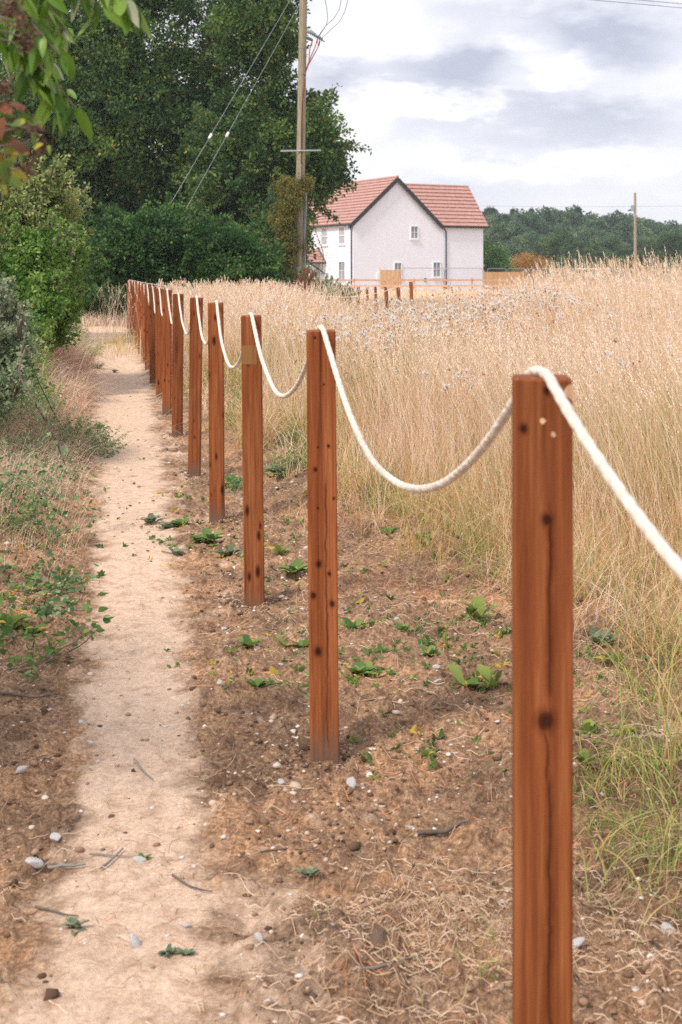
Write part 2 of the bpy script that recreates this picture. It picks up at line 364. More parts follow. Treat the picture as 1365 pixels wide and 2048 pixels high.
M['greyweed'] = G('grey_weed_leaves', [(0, (.12, .17, .11)), (1, (.30, .36, .22))], .3, .6)
M['straw'] = G('dry_grass', [(0, (.15, .24, .05)), (.16, (.36, .42, .14)), (.28, (.56, .47, .20)), (.40, (.64, .39, .17)), (.56, (.74, .485, .29)), (.74, (.86, .66, .49)), (.90, (.94, .85, .74)), (1, (.50, .22, .10))], .20, .7, spec=.2)
M['litter'] = G('straw_litter', [(0, (.30, .19, .12)), (.4, (.55, .39, .26)), (.8, (.78, .63, .49)), (1, (.68, .33, .17))], .15, .8, spec=.2)
M['rust'] = G('rusty_dead_leaves', [(0, (.22, .09, .05)), (1, (.42, .19, .10))], .25, .7)
M['fluff'] = G('thistle_down', [(0, (.24, .13, .08)), (.35, (.46, .30, .19)), (.5, (.88, .83, .78)), (1, (.95, .93, .90))], .45, .9, spec=.1)
M['pine'] = G('pine_needles', [(0, (.065, .125, .080)), (.5, (.13, .22, .12)), (1, (.28, .36, .18))], .25, .7, .12)
M['broad'] = G('far_green_leaves', [(0, (.050, .100, .050)), (.5, (.090, .165, .065)), (1, (.165, .240, .09))], .25, .6, .15)
M['orange'] = G('orange_leaves', [(0, (.30, .15, .04)), (1, (.55, .33, .09))], .3, .6)
M['crumb'] = G('earth_crumbs', [(0, (.09, .055, .038)), (.4, (.22, .135, .09)), (.75, (.38, .25, .17)), (.9, (.62, .49, .39)), (1, (.80, .74, .70))], 0, .9, spec=.1)
M['petal'] = G('white_petals', [(0, (.75, .72, .74)), (1, (.9, .88, .9))], .3, .7)

# ------------------------------------------------------------------ ground
def axis(dense0, dense1, step, grow, end0, end1):
    a = list(np.arange(dense0, dense1, step))
    s = step; x = a[-1]
    while x < end1: s *= grow; x += s; a.append(x)
    s = step; x = a[0]; l = []
    while x > end0: s *= grow; x -= s; l.append(x)
    return np.array(l[::-1] + a)
xs = axis(-1.25, 1.45, .0085, 1.03, -1800, 1800)
ysA = [2.0]
while ysA[-1] < 60: ysA.append(ysA[-1] + max(.0085, ysA[-1] * .0042))
while ysA[-1] < 2500: ysA.append(ysA[-1] * 1.03)
s_, y_ = .0085, 2.0; lo = []
while y_ > -400: s_ *= 1.06; y_ -= s_; lo.append(y_)
ysg = np.array(lo[::-1] + ysA)
XX, YY = np.meshgrid(xs, ysg)
ZZ = ground(XX, YY)
mbg = MB(); nx, ny = len(xs), len(ysg)
i = np.arange(ny - 1)[:, None] * nx + np.arange(nx - 1)[None]
mbg.add(np.stack([XX, YY, ZZ], -1).reshape(-1, 3), np.stack([i, i + 1, i + nx + 1, i + nx], -1).reshape(-1, 4))
go = mbg.build('ground', M['soil'], smooth=True); tag(go, kind='structure')
d = np.abs(XX - path_c(YY)) / path_w(YY)
trod = sstep(1.45, .35, d) * sstep(33, 31.3, YY)
trod = np.maximum(trod, .62 * sstep(.5, 0, np.abs(XX - (-.02 - .06 * YY)) / .5) * sstep(3.3, 2.2, YY))
# soft paler spill across the soil on the right-hand side of the trodden line further on
trod = np.maximum(trod, (.42 + .0 * XX) * sstep(4.5, 8, YY) * sstep(1.2, .2, (XX - path_c(YY)) / (path_w(YY) * 2.4)) * (XX > path_c(YY)) * sstep(33, 31.3, YY))
straw = sstep(-.05, .45, XX - grass_b(YY)); straw = np.maximum(straw, sstep(38, 46, YY))
straw = np.maximum(straw, .75 * sstep(.9, 1.7, path_c(YY) - XX))
for nme, arr in (('trod', trod), ('straw', straw)):
    a = go.data.attributes.new(nme, 'FLOAT', 'POINT'); a.data.foreach_set('value', arr.astype(np.float32).ravel())

# ------------------------------------------------------------------ posts and ropes
ND = [1.03, 2.03, 2.93, 3.97, 4.88, 6.05, 7.05, 7.95, 9.0, 10.1, 10.95, 12.05, 13.0, 14.5, 15.9, 17.6]
PXC = [1084.5, 649.5, 509.5, 434.5, 389, 354.5, 334, 320, 307, 296.5, 289.5, 282, 276, 269.5, 264, 258.5]
ORD = ['first', 'second', 'third', 'fourth', 'fifth', 'sixth', 'seventh', 'eighth', 'ninth', 'tenth', 'eleventh', 'twelfth', 'thirteenth', 'fourteenth', 'fifteenth', 'sixteenth']
def post_mesh(seed, h=1.10, w=.075):
    r = np.random.default_rng(seed); mb = MB(); e = .0035; hw = w / 2
    zs = [-.35, -.02, .25, .55, .85, h - e, h]
    ring = lambda k, b: [(-k + b, -k), (k - b, -k), (k, -k + b), (k, k - b), (k - b, k), (-k + b, k), (-k, k - b), (-k, -k + b)]
    V = []
    for q, z in enumerate(zs):
        k = hw if q < len(zs) - 1 else hw - e
        j = r.normal(0, .0007, (8, 2))
        for p, (x, y) in enumerate(ring(k, .003)): V.append((x + j[p, 0], y + j[p, 1], z))
    n = 8; f = [[a * n + b, a * n + (b + 1) % n, (a + 1) * n + (b + 1) % n, (a + 1) * n + b] for a in range(len(zs) - 1) for b in range(n)]
    mb.add(V, f); mb.add(V[-8:], [list(range(8))]); return mb
post_am = post_mesh(0).build('wooden_post', M['post_a'], mesh_only=True); post_bm = post_mesh(1).build('wooden_post', M['post_b'], mesh_only=True)
post_me = [post_mesh(k).build('wooden_post', M['post'], mesh_only=True) for k in range(4)]
tops = []
extra = {0: 'nearest wooden post, out of focus, with a long dark crack and round knot',
         1: 'second wooden post from the camera, with many dark knots and a dirty foot',
         2: 'third wooden post from the camera, with a yellowish bare patch below its top',
         3: 'fourth wooden post from the camera, orange-brown with a dark knot at its top corner',
         4: 'fifth wooden post from the camera, leaning slightly, foot greyed with mud'}
for k in range(16):
    Y = 1.72 * ND[k]; X = (PXC[k] - 682.5) / F * Y
    o = link('wooden_post', post_am if k == 0 else post_bm if k == 1 else post_me[k % 4])
    z0 = float(ground(X, Y, False))
    top = 1.1156 if k == 0 else 1.10 + (.006 * math.sin(k * 2.3))
    rz = [-.085, 0.02, .035, .03, .01][k] if k < 5 else rng.normal(0, .05)
    o.location = (X, Y, top - 1.10); o.rotation_euler = ((rng.normal(0, .004)), [.0, .009, .0115, .006, -.006][k] * -1 if k < 5 else rng.normal(0, .006), rz)
    if k == 4: o.rotation_euler[1] = .012
    tag(o, extra.get(k, ORD[k] + ' wooden post from the camera in the leading row beside the path'), 'post', 'square wooden posts along the path')
    # offset the top centre by the lean
    tops.append(np.array([X + 1.1 * math.sin(o.rotation_euler[1]), Y, top]))
    if k == 2:
        mb = MB(); mb.box((-.008, -.0378, .955), (.054, .0015, .070)); p = mb.build('bare_patch', M['bare'], o); p['label'] = 'yellowish bare wood patch'
    if k == 0:
        mb = MB(); r_ = np.random.default_rng(3)
        th = np.linspace(0, 2 * np.pi, 10)[:-1]
        for cx, cz, rr in ((.034, 1.082, .009), (-.002, 1.045, .0035), (.012, 1.028, .003)):
            mb = MB(); q = rr * (1 + r_.normal(0, .15, 9)); mb.add(np.c_[cx + np.clip(q * np.cos(th), -9, .0365 - cx), np.full(9, -.0388), cz + q * np.sin(th) * 1.2], [list(range(9))]); mb.build('pale_fleck', M['pale_wood'], o)
# post behind the camera that carries the near end of the rope
pz = np.array([.62, -.12, 1.10])
def span(a, b, sag, n=60):
    t = np.linspace(0, 1, n)[:, None]; p = a + (b - a) * t; p[:, 2] -= (sag * 4 * t * (1 - t))[:, 0]; return p
def rope_path(P, sags, half=.036, r=.0072):
    pts = []
    for k in range(len(P)):
        c = P[k] + np.array([0, 0, r * .8])
        dirs = []
        if k > 0: q = P[k - 1] - P[k]; q[2] = 0; dirs.append(q / np.linalg.norm(q))
        if k < len(P) - 1: q = P[k + 1] - P[k]; q[2] = 0; nxt = q / np.linalg.norm(q)
        prev = dirs[0] if dirs else -nxt
        if k == len(P) - 1: nxt = -prev
        if k == 0: pts.append(np.array([c + prev * half * .2]))
        else:
            pts.append(span(P[k - 1] + np.array([0, 0, r * .4]) + _last * half, c + prev * half - np.array([0, 0, r * .5]), sags[k - 1]))
        pts.append(np.array([c + prev * half * .5, c, c + nxt * half * .5])) ; _last = nxt
    p = np.vstack(pts)
    d = np.r_[0, np.cumsum(np.linalg.norm(np.diff(p, axis=0), axis=1))]
    s = np.arange(0, d[-1], .004); p = np.stack([np.interp(s, d, p[:, i]) for i in range(3)], 1)
    for _ in range(3):
        k = np.ones(5) / 5; q = np.stack([np.convolve(np.pad(p[:, i], 2, 'edge'), k, 'valid') for i in range(3)], 1); p = q
    w = np.cumsum(rng.normal(0, 1, len(p))); w = np.convolve(w - np.convolve(w, np.ones(301) / 301, 'same'), np.ones(41) / 41, 'same')
    p[:, 0] += w * .0003
    return p, s
def rope_mesh(p, s, r=.0072, n=10):
    t = np.gradient(p, axis=0); t /= np.linalg.norm(t, axis=1)[:, None]
    a = np.cross(t, np.array([.3, .2, 1.])); a /= np.linalg.norm(a, axis=1)[:, None]; b = np.cross(t, a)
    th = np.arange(n) / n * 2 * np.pi
    rr = r * (1 + .06 * np.cos(3 * th[None] - s[:, None] * 2 * np.pi / .030) )
    v = p[:, None] + rr[..., None] * (np.cos(th)[None, :, None] * a[:, None] + np.sin(th)[None, :, None] * b[:, None])
    i = np.arange(len(p) - 1)[:, None]; j = np.arange(n)[None]
    f = np.stack([i * n + j, i * n + (j + 1) % n, (i + 1) * n + (j + 1) % n, (i + 1) * n + j], -1).reshape(-1, 4)
    return MB().add(v.reshape(-1, 3), f)
o = link('wooden_post', post_me[1]); o.location = (pz[0], pz[1], 0); o.rotation_euler = (0, 0, .05)
tag(o, 'wooden post beside the viewer holding the near end of the white rope', 'post', 'square wooden posts along the path')
# posts of the far row
BR = [(548, 30.2), (826, 29.5)]
BK = [(800, 33), (774, 36), (754, 38.5), (735, 41), (716, 44), (700, 47), (685, 50.5), (667, 54)]
btops = []
for k, (px, Y) in enumerate(BR + BK):
    X = (px - 682.5) / F * Y
    ztop = 1.06 if k == 0 else (1.075 if k == 1 else CAMZ - (573 - HZ) / F * Y)
    o = link('wooden_post', post_me[k % 4]); o.location = (X, Y, ztop - 1.10); o.rotation_euler = (rng.normal(0, .03), rng.normal(0, .03), rng.normal(0, .3))
    lab = ['single wooden post in the tall dry grass in front of the utility pole', 'right-hand end post of the far row, in front of the white house'][k] if k < 2 else \
        'far wooden post ' + ['next to the end post', 'third from the right', 'fourth from the right', 'fifth from the right', 'sixth from the right', 'seventh from the right', 'eighth from the right', 'farthest left'][k - 2] + ' in the row before the white house'
    tag(o, lab, 'post', 'far wooden posts across the field'); btops.append(np.array([X, Y, ztop]))
rp, rs = rope_path([pz] + tops, [.25, .268, .235, .26, .25, .27, .27, .26, .28, .25, .27, .26, .28, .26, .27, .26])
tag(rope_mesh(rp, rs).build('white_rope', M['rope'], smooth=True), 'long white twisted rope draped over every post beside the path', 'rope')
rp, rs = rope_path([tops[-1], btops[0], btops[1]] + btops[2:], [.16, .34] + [.25] * 8)
tag(rope_mesh(rp, rs, n=6).build('white_rope', M['rope'], smooth=True), 'thin looking rope running right from the last post across the field', 'rope')

# ------------------------------------------------------------------ foliage makers
def unit(n, r=rng):
    v = r.normal(size=(n, 3)); return v / np.linalg.norm(v, axis=1)[:, None]
def fineleaves(mb, pos, dirs, size, width=.5, tint=None, r=rng, K=6):
    n = len(pos); dirs = dirs / (np.linalg.norm(dirs, axis=1)[:, None] + 1e-9); side = np.cross(dirs, unit(n, r)); side /= np.linalg.norm(side, axis=1)[:, None] + 1e-9; nrm = np.cross(side, dirs)
    L_ = (np.broadcast_to(size, (n,)) * r.uniform(.6, 1.3, n))[:, None]; t = np.linspace(0, 1, K); wv = np.sin(np.pi * t ** .75) ** .8; wv[-1] = 0; wv[0] = .03
    bend = r.uniform(-.35, .35, n)[:, None]; fold = r.uniform(.1, .5, n)[:, None]; V = []
    for q in range(K):
        c = pos + dirs * L_ * t[q] + nrm * L_ * bend * t[q] ** 2; c[:, 2] -= L_[:, 0] * .15 * t[q] ** 2; w = side * L_ * width / 2 * wv[q]; up = nrm * L_ * width / 2 * wv[q] * fold
        V += [c - w + up, c, c + w + up]
    V = np.stack(V, 1).reshape(-1, 3); k = np.arange(n)[:, None, None] * 3 * K + np.arange(K - 1)[None, :, None] * 3 + np.arange(2)[None, None]
    f = np.stack([k, k + 1, k + 4, k + 3], -1).reshape(-1, 4); mb.add(V, f, np.repeat(r.random(n) if tint is None else tint, 2 * (K - 1)))
def leaves(mb, pos, dirs, size, width=.5, tint=None, droop=.15, r=rng):
    n = len(pos); dirs = dirs / (np.linalg.norm(dirs, axis=1)[:, None] + 1e-9)
    side = np.cross(dirs, unit(n, r)); side /= np.linalg.norm(side, axis=1)[:, None] + 1e-9
    nrm = np.cross(side, dirs)
    Ls = np.broadcast_to(size, (n,)) * r.uniform(.7, 1.3, n); L_ = Ls[:, None]
    mid = pos + dirs * L_ * .45 + nrm * L_ * .06
    tip = pos + dirs * L_; tip[:, 2] -= Ls * droop
    v = np.stack([pos, mid + side * L_ * width / 2, tip, mid - side * L_ * width / 2], 1).reshape(-1, 3)
    f = np.arange(4 * n).reshape(-1, 4)
    mb.add(v, f, r.random(n) if tint is None else tint)
def clumps(mb, cents, rads, per, size, width=.5, out=.6, r=rng, flat_=.8, tint_jit=.25, yellow=0.0, up=.15):
    for c, R in zip(cents, rads):
        u = unit(per, r); rr = R * r.random(per) ** .45
        p = c + u * rr[:, None] * np.array([1, 1, flat_])
        d = u * out + unit(per, r) * (1 - out) + np.array([0, 0, up])
        base = r.uniform(.05, .85) ** 1.2
        tt = np.clip(base + r.normal(0, tint_jit * .6, per), 0, .94)
        if yellow: tt = np.where(r.random(per) < yellow, 1.0, tt)
        leaves(mb, p, d, size, width, tt, r=r)
def ell_points(ells, n, shell=.55, r=rng, zmin=-9):
    vol = np.array([e[3] * e[4] * e[5] for e in ells]) ** .75; pick = r.choice(len(ells), n, p=vol / vol.sum())
    E = np.array(ells)[pick]; u = unit(n, r); rr = (shell + (1 - shell) * r.random(n) ** .7)
    p = E[:, :3] + u * E[:, 3:6] * rr[:, None]; p[:, 2] = np.maximum(p[:, 2], zmin); return p
def pell(px, py, rx, ry, Y, depth=None):
    c = PX(px, py, Y); k = Y / F; rx_, ry_ = rx * k, ry * k
    return (c[0], Y, c[2], rx_, depth or (rx_ + ry_) / 2, ry_)
def limb(mb, a, b, r0, r1, wig=.08, n=9, r=rng, sides=7):
    t = np.linspace(0, 1, n)[:, None]; L_ = np.linalg.norm(np.array(b) - a)
    p = np.array(a) + (np.array(b) - a) * t + np.cumsum(r.normal(0, wig * L_ / n, (n, 3)), 0) * np.sin(t * np.pi)
    mb.tube(p, np.linspace(r0, r1, n), sides); return p
def sprays(mb, wood, starts, dirs, length, leaf, per, r=rng, width=.5, rad=.012, tint=None):
    for s, d in zip(starts, dirs):
        l = length * r.uniform(.6, 1.3); e = s + d / np.linalg.norm(d) * l
        p = limb(wood, s, e, rad, rad * .3, .12, 7, r, 4)
        t = r.random(per) ** .8; q = np.stack([np.interp(t, np.linspace(0, 1, 7), p[:, i]) for i in range(3)], 1) + r.normal(0, leaf * .35, (per, 3))
        leaves(mb, q, unit(per, r) + d / np.linalg.norm(d) * .7, leaf, width, tint, r=r)

def big_tree(name, label, cat, ells, base, ncl, per, size, mat, trunk_r, yellow=.012, rr=(.35, .8), group=None, seed=1, nspray=60, blen=1.3, bark='bark'):
    r = np.random.default_rng(seed); root = thing(name, label, cat, tuple(base), 0, group)
    b = np.array(base, float)
    P = ell_points(ells, ncl, .45, r, b[2] + .2) - b
    cr_ = MB(); clumps(cr_, P, rr[0] + (rr[1] - rr[0]) * 1.15 * r.random(ncl) ** 1.5, per, size, .55, .5, r, yellow=yellow)
    # sprays that break the outline
    S = ell_points(ells, nspray, .9, r, b[2] + .3) - b; cen = np.array([np.average([e[0] for e in ells]), np.average([e[1] for e in ells]), np.average([e[2] for e in ells])]) - b
    D = S - cen + np.array([0, 0, .6]); D /= np.linalg.norm(D, axis=1)[:, None]
    wd = MB(); sprays(cr_, wd, S, D, blen, size, 70, r, .5, .02)
    cr_.build('crown', mat, root)
    tr = MB(); top = max(e[2] + e[5] * .5 for e in ells) - b[2]
    trunk_top = np.array([cen[0] * .6, cen[1] * .5, top])
    p = limb(tr, np.array([0, 0, -.3]), trunk_top, trunk_r, trunk_r * .2, .05, 14, r, 10)
    for e in ells:
        q = p[r.integers(3, 9)]; limb(tr, q, np.array(e[:3]) - b, trunk_r * .45, trunk_r * .1, .1, 10, r, 7)
    for c in P[r.choice(len(P), min(40, len(P)), False)]:
        q = p[min(13, max(2, int(c[2] / top * 10)))]; limb(tr, q + (c - q) * .2, c, trunk_r * .14, trunk_r * .03, .12, 8, r, 5)
    tr.build('trunk', M[bark], root); wd.build('twigs', M[bark], root)['kind'] = 'stuff'
    return root

# ---- the big dark trees behind the end of the path
Y1 = 54
big_tree('oak_tree', 'tall dark green tree filling the upper left behind the hedge', 'tree',
         [pell(150, 200, 160, 170, Y1), pell(330, 90, 170, 170, Y1), pell(290, 330, 180, 160, Y1), pell(110, 400, 120, 150, Y1), pell(430, 260, 110, 170, Y1), pell(240, 520, 250, 130, Y1), pell(260, 250, 200, 190, Y1), pell(420, 400, 160, 120, Y1), pell(60, 250, 130, 200, Y1), pell(150, 20, 150, 90, Y1), pell(250, -160, 260, 150, Y1)],
         (PX(280, 0, 1)[0] * Y1, Y1, 0), 1750, 130, .17, M['oak'], .38, rr=(.4, .95), seed=3, nspray=140)
Y2 = 50
big_tree('oak_tree', 'dark green tree behind the utility pole, its branches reaching over the house roof', 'tree',
         [pell(510, 60, 95, 90, Y2), pell(555, 185, 45, 60, Y2), pell(540, -90, 100, 90, Y2), pell(480, 340, 110, 150, Y2), pell(560, 290, 90, 90, Y2), pell(600, 310, 92, 95, Y2), pell(635, 235, 40, 60, Y2), pell(560, 470, 62, 110, Y2), pell(640, 350, 50, 45, Y2), pell(420, 520, 130, 110, Y2)],
         (PX(530, 0, 1)[0] * Y2, Y2, 0), 950, 140, .155, M['oak'], .30, rr=(.3, .7), seed=5, nspray=120, blen=1.1)
# outstretched bough over the roof
Y3 = 36
big_tree('hedge_bush', 'broad bright green bush at the far end of the path', 'bush',
         [pell(245, 515, 90, 88, Y3), pell(330, 515, 110, 92, Y3), pell(430, 530, 100, 88, Y3), pell(510, 555, 62, 62, Y3), pell(200, 580, 60, 75, Y3)],
         (PX(350, 0, 1)[0] * Y3, Y3, 0), 520, 170, .105, M['hedge'], .08, yellow=0, rr=(.22, .5), seed=8, nspray=150, blen=.45)
Y4 = 46
big_tree('laurel_bush', 'dark bush in the gap between the bright hedge and the utility pole', 'bush',
         [pell(545, 500, 45, 95, Y4), pell(515, 540, 40, 60, Y4), pell(570, 470, 40, 100, Y4)], (PX(540, 0, 1)[0] * Y4, Y4, 0), 120, 140, .12, M['oak'], .07, yellow=.03, rr=(.25, .5), seed=9, nspray=30, blen=.5)

big_tree('hedge_bush', 'low dark undergrowth bush closing off the end of the path', 'bush', [pell(190, 612, 50, 32, 33.6), pell(240, 618, 38, 28, 33.8), pell(140, 605, 50, 45, 33.0)],
         (PX(195, 0, 1)[0] * 33.6, 33.6, 0), 170, 110, .09, M['oak'], .03, yellow=.01, rr=(.12, .28), seed=10, nspray=60, blen=.3)
# ---- utility pole in the hedge
YP = 43
def pole():
    k = YP / F; base = PX(597, 0, YP); bx = base[0]
    root = thing('utility_pole', 'tall weathered wooden utility pole leaning slightly right, wrapped in brown ivy', 'utility pole', (bx, YP, 0))
    topx = PX(607, 0, YP)[0] - bx; H = 11.6
    at = lambda z: np.array([topx * z / 10., 0, z])
    MB().tube([at(z) for z in np.linspace(-.5, H, 12)], np.linspace(.155, .118, 12), 16).build('pole_shaft', M['pole'], root, True)
    MB().tube([at(z) + np.array([.17, -.05, 0]) for z in np.linspace(0, CAMZ + (HZ - 385) * k, 6)], .05, 10).build('conduit', M['conduit'], root, True)
    zb = CAMZ + (HZ - 302) * k; mb = MB()
    for s in (-1, 1): mb.tube([at(zb) + np.array([0, -.16, 0]), at(zb) + np.array([s * .64, -.16, .015 * s])], .022, 6)
    for s in (-1, 1):
        for q in np.linspace(.2, .62, 14): mb.tube([at(zb) + np.array([s * q, -.16, -.03]), at(zb) + np.array([s * q, -.18, .05])], .006, 4)
    mb.build('crossbar', M['steel'], root)
    mb = MB(); zt = CAMZ + (HZ - 97) * k
    mb.tube([at(zt) + np.array([.13 * math.cos(a), .13 * math.sin(a), 0]) for a in np.linspace(0, 6.28, 17)], .012, 5, caps=False); mb.build('steel_band', M['lightwire'], root)
    # bracket with ribbed insulators
    w = lambda px, py, dy=0.: np.array([(px - 682.5) * k - bx, dy, CAMZ + (HZ - py) * k])
    mb = MB(); mb.tube([w(612, 62), w(622, 63), w(632, 68)], [.06, .07, .035], 8); mb.tube([w(610, 74), w(626, 80)], .035, 8); mb.build('bracket', M['conduit'], root)
    for a, b in ((w(622, 66), w(650, 83)), (w(612, 74), w(627, 80)), (w(618, 62, .25), w(646, 74, .25))):
        mb = MB(); mb.tube([a, b], .02, 8); 
        for q in np.linspace(.15, .8, 6): c = a + (b - a) * q; dd = (b - a) / np.linalg.norm(b - a) * .012; mb.tube([c - dd, c + dd], .055, 10)
        mb.build('insulator', M['ceramic'], root)
    # red cable terminations
    for q, (ex, ey, dy) in enumerate(((636, 76, 0), (640, 80, .1), (625, 83, -.1))):
        pts = [w(ex, ey, dy), w(ex - 5, ey + 16, dy), w(616 + q, 128, dy), w(610.5, 150, -.08), w(608.5, 180, -.14), w(605.5, 205, -.13), w(604, 260, -.13), w(604, 330, -.13), w(603, 388, -.12)]
        p = np.array(pts); tt = np.linspace(0, len(p) - 1, 40); p = np.stack([np.interp(tt, range(len(p)), p[:, i]) for i in range(3)], 1)
        mb = MB(); mb.tube(p, .017, 6); mb.tube([w(ex, ey, dy), w(ex - 2.5, ey + 9, dy)], [.02, .035], 8); mb.build('cable', M['red'], root)
    MB().tube([w(612, 148, -.1), w(606, 149, -.1)], .04, 6).build('cable_clamp', M['ceramic'], root)
    for pts in (((636, 76, 0), (645, 62, 0), (654, 48, 0), (656, 35, 0), (654, 15, 0), (650, -5, 0), (640, -45, 0), (612, -70, 0)),
                ((636, 72, .05), (652, 50, .05), (668, 36, .05), (679, 18, .05), (683, 0, .05), (682, -25, .05), (655, -62, .05), (612, -78, 0)),
                ((642, 76, .1), (662, 58, .1), (679, 42, .1), (690, 22, .1), (696, 0, .1), (694, -30, .1), (665, -70, .1), (613, -86, 0))):
        p = np.array([w(*q) for q in pts]); tt = np.linspace(0, len(p) - 1, 60); p = np.stack([np.interp(tt, range(len(p)), p[:, i]) for i in range(3)], 1)
        for _ in range(2): p[1:-1] = (p[:-2] + p[1:-1] * 2 + p[2:]) / 4
        MB().tube(p, .011, 5).build('jumper_cable', M['wire'], root)
    # top crossarm
    mb = MB(); mb.box(at(11.2) + np.array([0, -.15, 0]), (1.9, .1, .12)); mb.build('crossarm', M['pole'], root)
    return root, w, bx
proot, pw, pbx = pole()
def wire(label, a, b, sag, r, mat, name='overhead_wire', cat='wire', ins=None):
    p = span(np.array(a), np.array(b), sag, 50); c = p[0].copy()
    root = thing(name, label, cat, tuple(c)); MB().tube(p - c, r, 5).build('strand', mat, root)
    if ins is not None:
        q = np.array(ins) - c; d_ = (p[-1] - p[0]) / np.linalg.norm(p[-1] - p[0])
        MB().tube([q - d_ * .10, q - d_ * .07, q + d_ * .07, q + d_ * .10], [.015, .038, .038, .015], 8).build('insulator', M['white'], root)
    return root
wire('left stay wire running down from the utility pole into the hedge', pw(604, -40) + [pbx, YP, 0], PX(322, 440, 38), 0, .0065, M['lightwire'], 'stay_wire', 'wire', PX(322, 440, 38) + (pw(604, -40) + [pbx, YP, 0] - PX(322, 440, 38)) * ((440 - 285) / 480.))
wire('right stay wire running down from the utility pole into the hedge', pw(604, 0) + [pbx, YP, 0], PX(357, 445, 38.5), 0, .0065, M['lightwire'], 'stay_wire', 'wire', PX(357, 445, 38.5) + (pw(604, 0) + [pbx, YP, 0] - PX(357, 445, 38.5)) * ((445 - 280) / 445.))
wire('lower overhead wire crossing the top right corner of the sky', PX(606, -52, YP), PX(1365, 15, 46) + (PX(1365, 15, 46) - PX(606, -52, YP)) * .6, .0, .010, M['wire'])
wire('upper overhead wire crossing the top right corner of the sky', PX(606, -62, YP), PX(1365, 7, 45) + (PX(1365, 7, 45) - PX(606, -62, YP)) * .6, .0, .010, M['wire'])
# ivy on the pole
def ivy():
    root = thing('ivy', 'brown and olive ivy climbing the lower half of the utility pole', 'climbing plant', (pbx, YP - .1, 0)); r = np.random.default_rng(12)
    b = np.array([pbx, YP - .1, 0]); k = YP / F
    ells = [pell(583, 375, 35, 26, YP, .4), pell(606, 366, 22, 16, YP, .4), pell(570, 430, 30, 50, YP - .1, .4), pell(575, 500, 34, 60, YP, .4), pell(590, 400, 14, 30, YP - .25, .3), pell(560, 520, 30, 50, YP, .4), pell(582, 460, 14, 50, YP - .2, .3)]
    P = ell_points(ells, 330, .3, r) - b; mb = MB(); clumps(mb, P, r.uniform(.1, .22, len(P)), 75, .055, .8, .5, r, yellow=.10)
    wd = MB(); S = ell_points(ells, 60, .8, r) - b; D = unit(60, r) + [0, -.2, -.2]; sprays(mb, wd, S, D, .35, .05, 25, r, .8, .008)
    sp = np.array([pw(618, 400), pw(628, 450), pw(638, 480), pw(648, 510), pw(645, 540)])
    for q in range(4): limb(wd, sp[q], sp[q + 1], .012, .010, .1, 6, r, 4)
    q = np.repeat(sp, 60, 0) + r.normal(0, .14, (300, 3)); leaves(mb, q, unit(300, r), .05, .7, r=r)
    mb.build('leaves', M['ivy'], root); 
    for _ in range(5): limb(wd, np.array([r.uniform(-.2, .2), -.1, 0]), np.array([r.uniform(-.25, .25), -.12, 3.9]), .025, .008, .12, 12, r, 5)
    wd.build('stems', M['bark'], root)
ivy()
big_tree('bramble_bush', 'low grey-green bramble at the foot of the utility pole', 'bush', [pell(645, 586, 38, 22, 40), pell(670, 594, 38, 18, 39.5), pell(615, 572, 18, 32, 40)],
         (PX(645, 0, 1)[0] * 40, 40, -.1), 110, 90, .06, M['bramble'], .02, yellow=.0, rr=(.12, .22), seed=17, nspray=50, blen=.25)
big_tree('dead_dock', 'rust-brown dead plant standing in the tall grass below the utility pole', 'plant', [pell(590, 572, 32, 22, 36), pell(560, 575, 14, 18, 36)],
         (PX(590, 0, 1)[0] * 36, 36, 0), 60, 70, .05, M['rust'], .02, yellow=.0, rr=(.08, .2), seed=18, nspray=40, blen=.3)

# ---- left side shrubs by the path
big_tree('hawthorn_shrub', 'tall yellow-green hawthorn shrub on the left bank', 'shrub', [pell(50, 400, 75, 65, 15), pell(100, 450, 65, 60, 15.5), pell(20, 500, 90, 90, 14.5), pell(120, 395, 40, 25, 15), pell(-80, 450, 110, 130, 15)],
         (PX(20, 0, 1)[0] * 15, 15, .3), 330, 90, .052, M['haw'], .05, yellow=0, rr=(.06, .17), seed=21, nspray=230, blen=.33)
big_tree('privet_shrub', 'bright green small-leaved shrub below the hawthorn beside the path', 'shrub', [pell(85, 560, 60, 60, 14), pell(115, 520, 50, 50, 14.5), pell(60, 600, 60, 50, 13.5), pell(120, 600, 35, 55, 14.5), pell(-40, 580, 80, 80, 13.5), pell(95, 650, 45, 45, 14.5), pell(40, 660, 60, 50, 13), pell(60, 520, 70, 60, 14)],
         (PX(80, 0, 1)[0] * 14, 14, .25), 520, 110, .045, M['privet'], .04, yellow=0, rr=(.06, .16), seed=22, nspray=150, blen=.25)
big_tree('hawthorn_shrub', 'dark green shrub between the left bank and the path end', 'shrub', [pell(120, 520, 60, 110, 24), pell(60, 480, 80, 130, 25), pell(150, 600, 30, 50, 24), pell(-60, 450, 130, 160, 26)],
         (PX(110, 0, 1)[0] * 24, 24, .25), 260, 110, .06, M['hedge'], .05, yellow=0, rr=(.12, .32), seed=23, nspray=130, blen=.4)
big_tree('bramble_shrub', 'grey-green bramble spilling down the left edge of the picture', 'shrub', [pell(5, 640, 50, 60, 9), pell(20, 710, 35, 60, 8.6), pell(-40, 700, 70, 120, 8.8), pell(-30, 820, 60, 90, 8.3)],
         (PX(-10, 0, 1)[0] * 9, 9, .2), 150, 80, .034, M['bramble'], .02, yellow=0, rr=(.05, .12), seed=24, nspray=110, blen=.22)
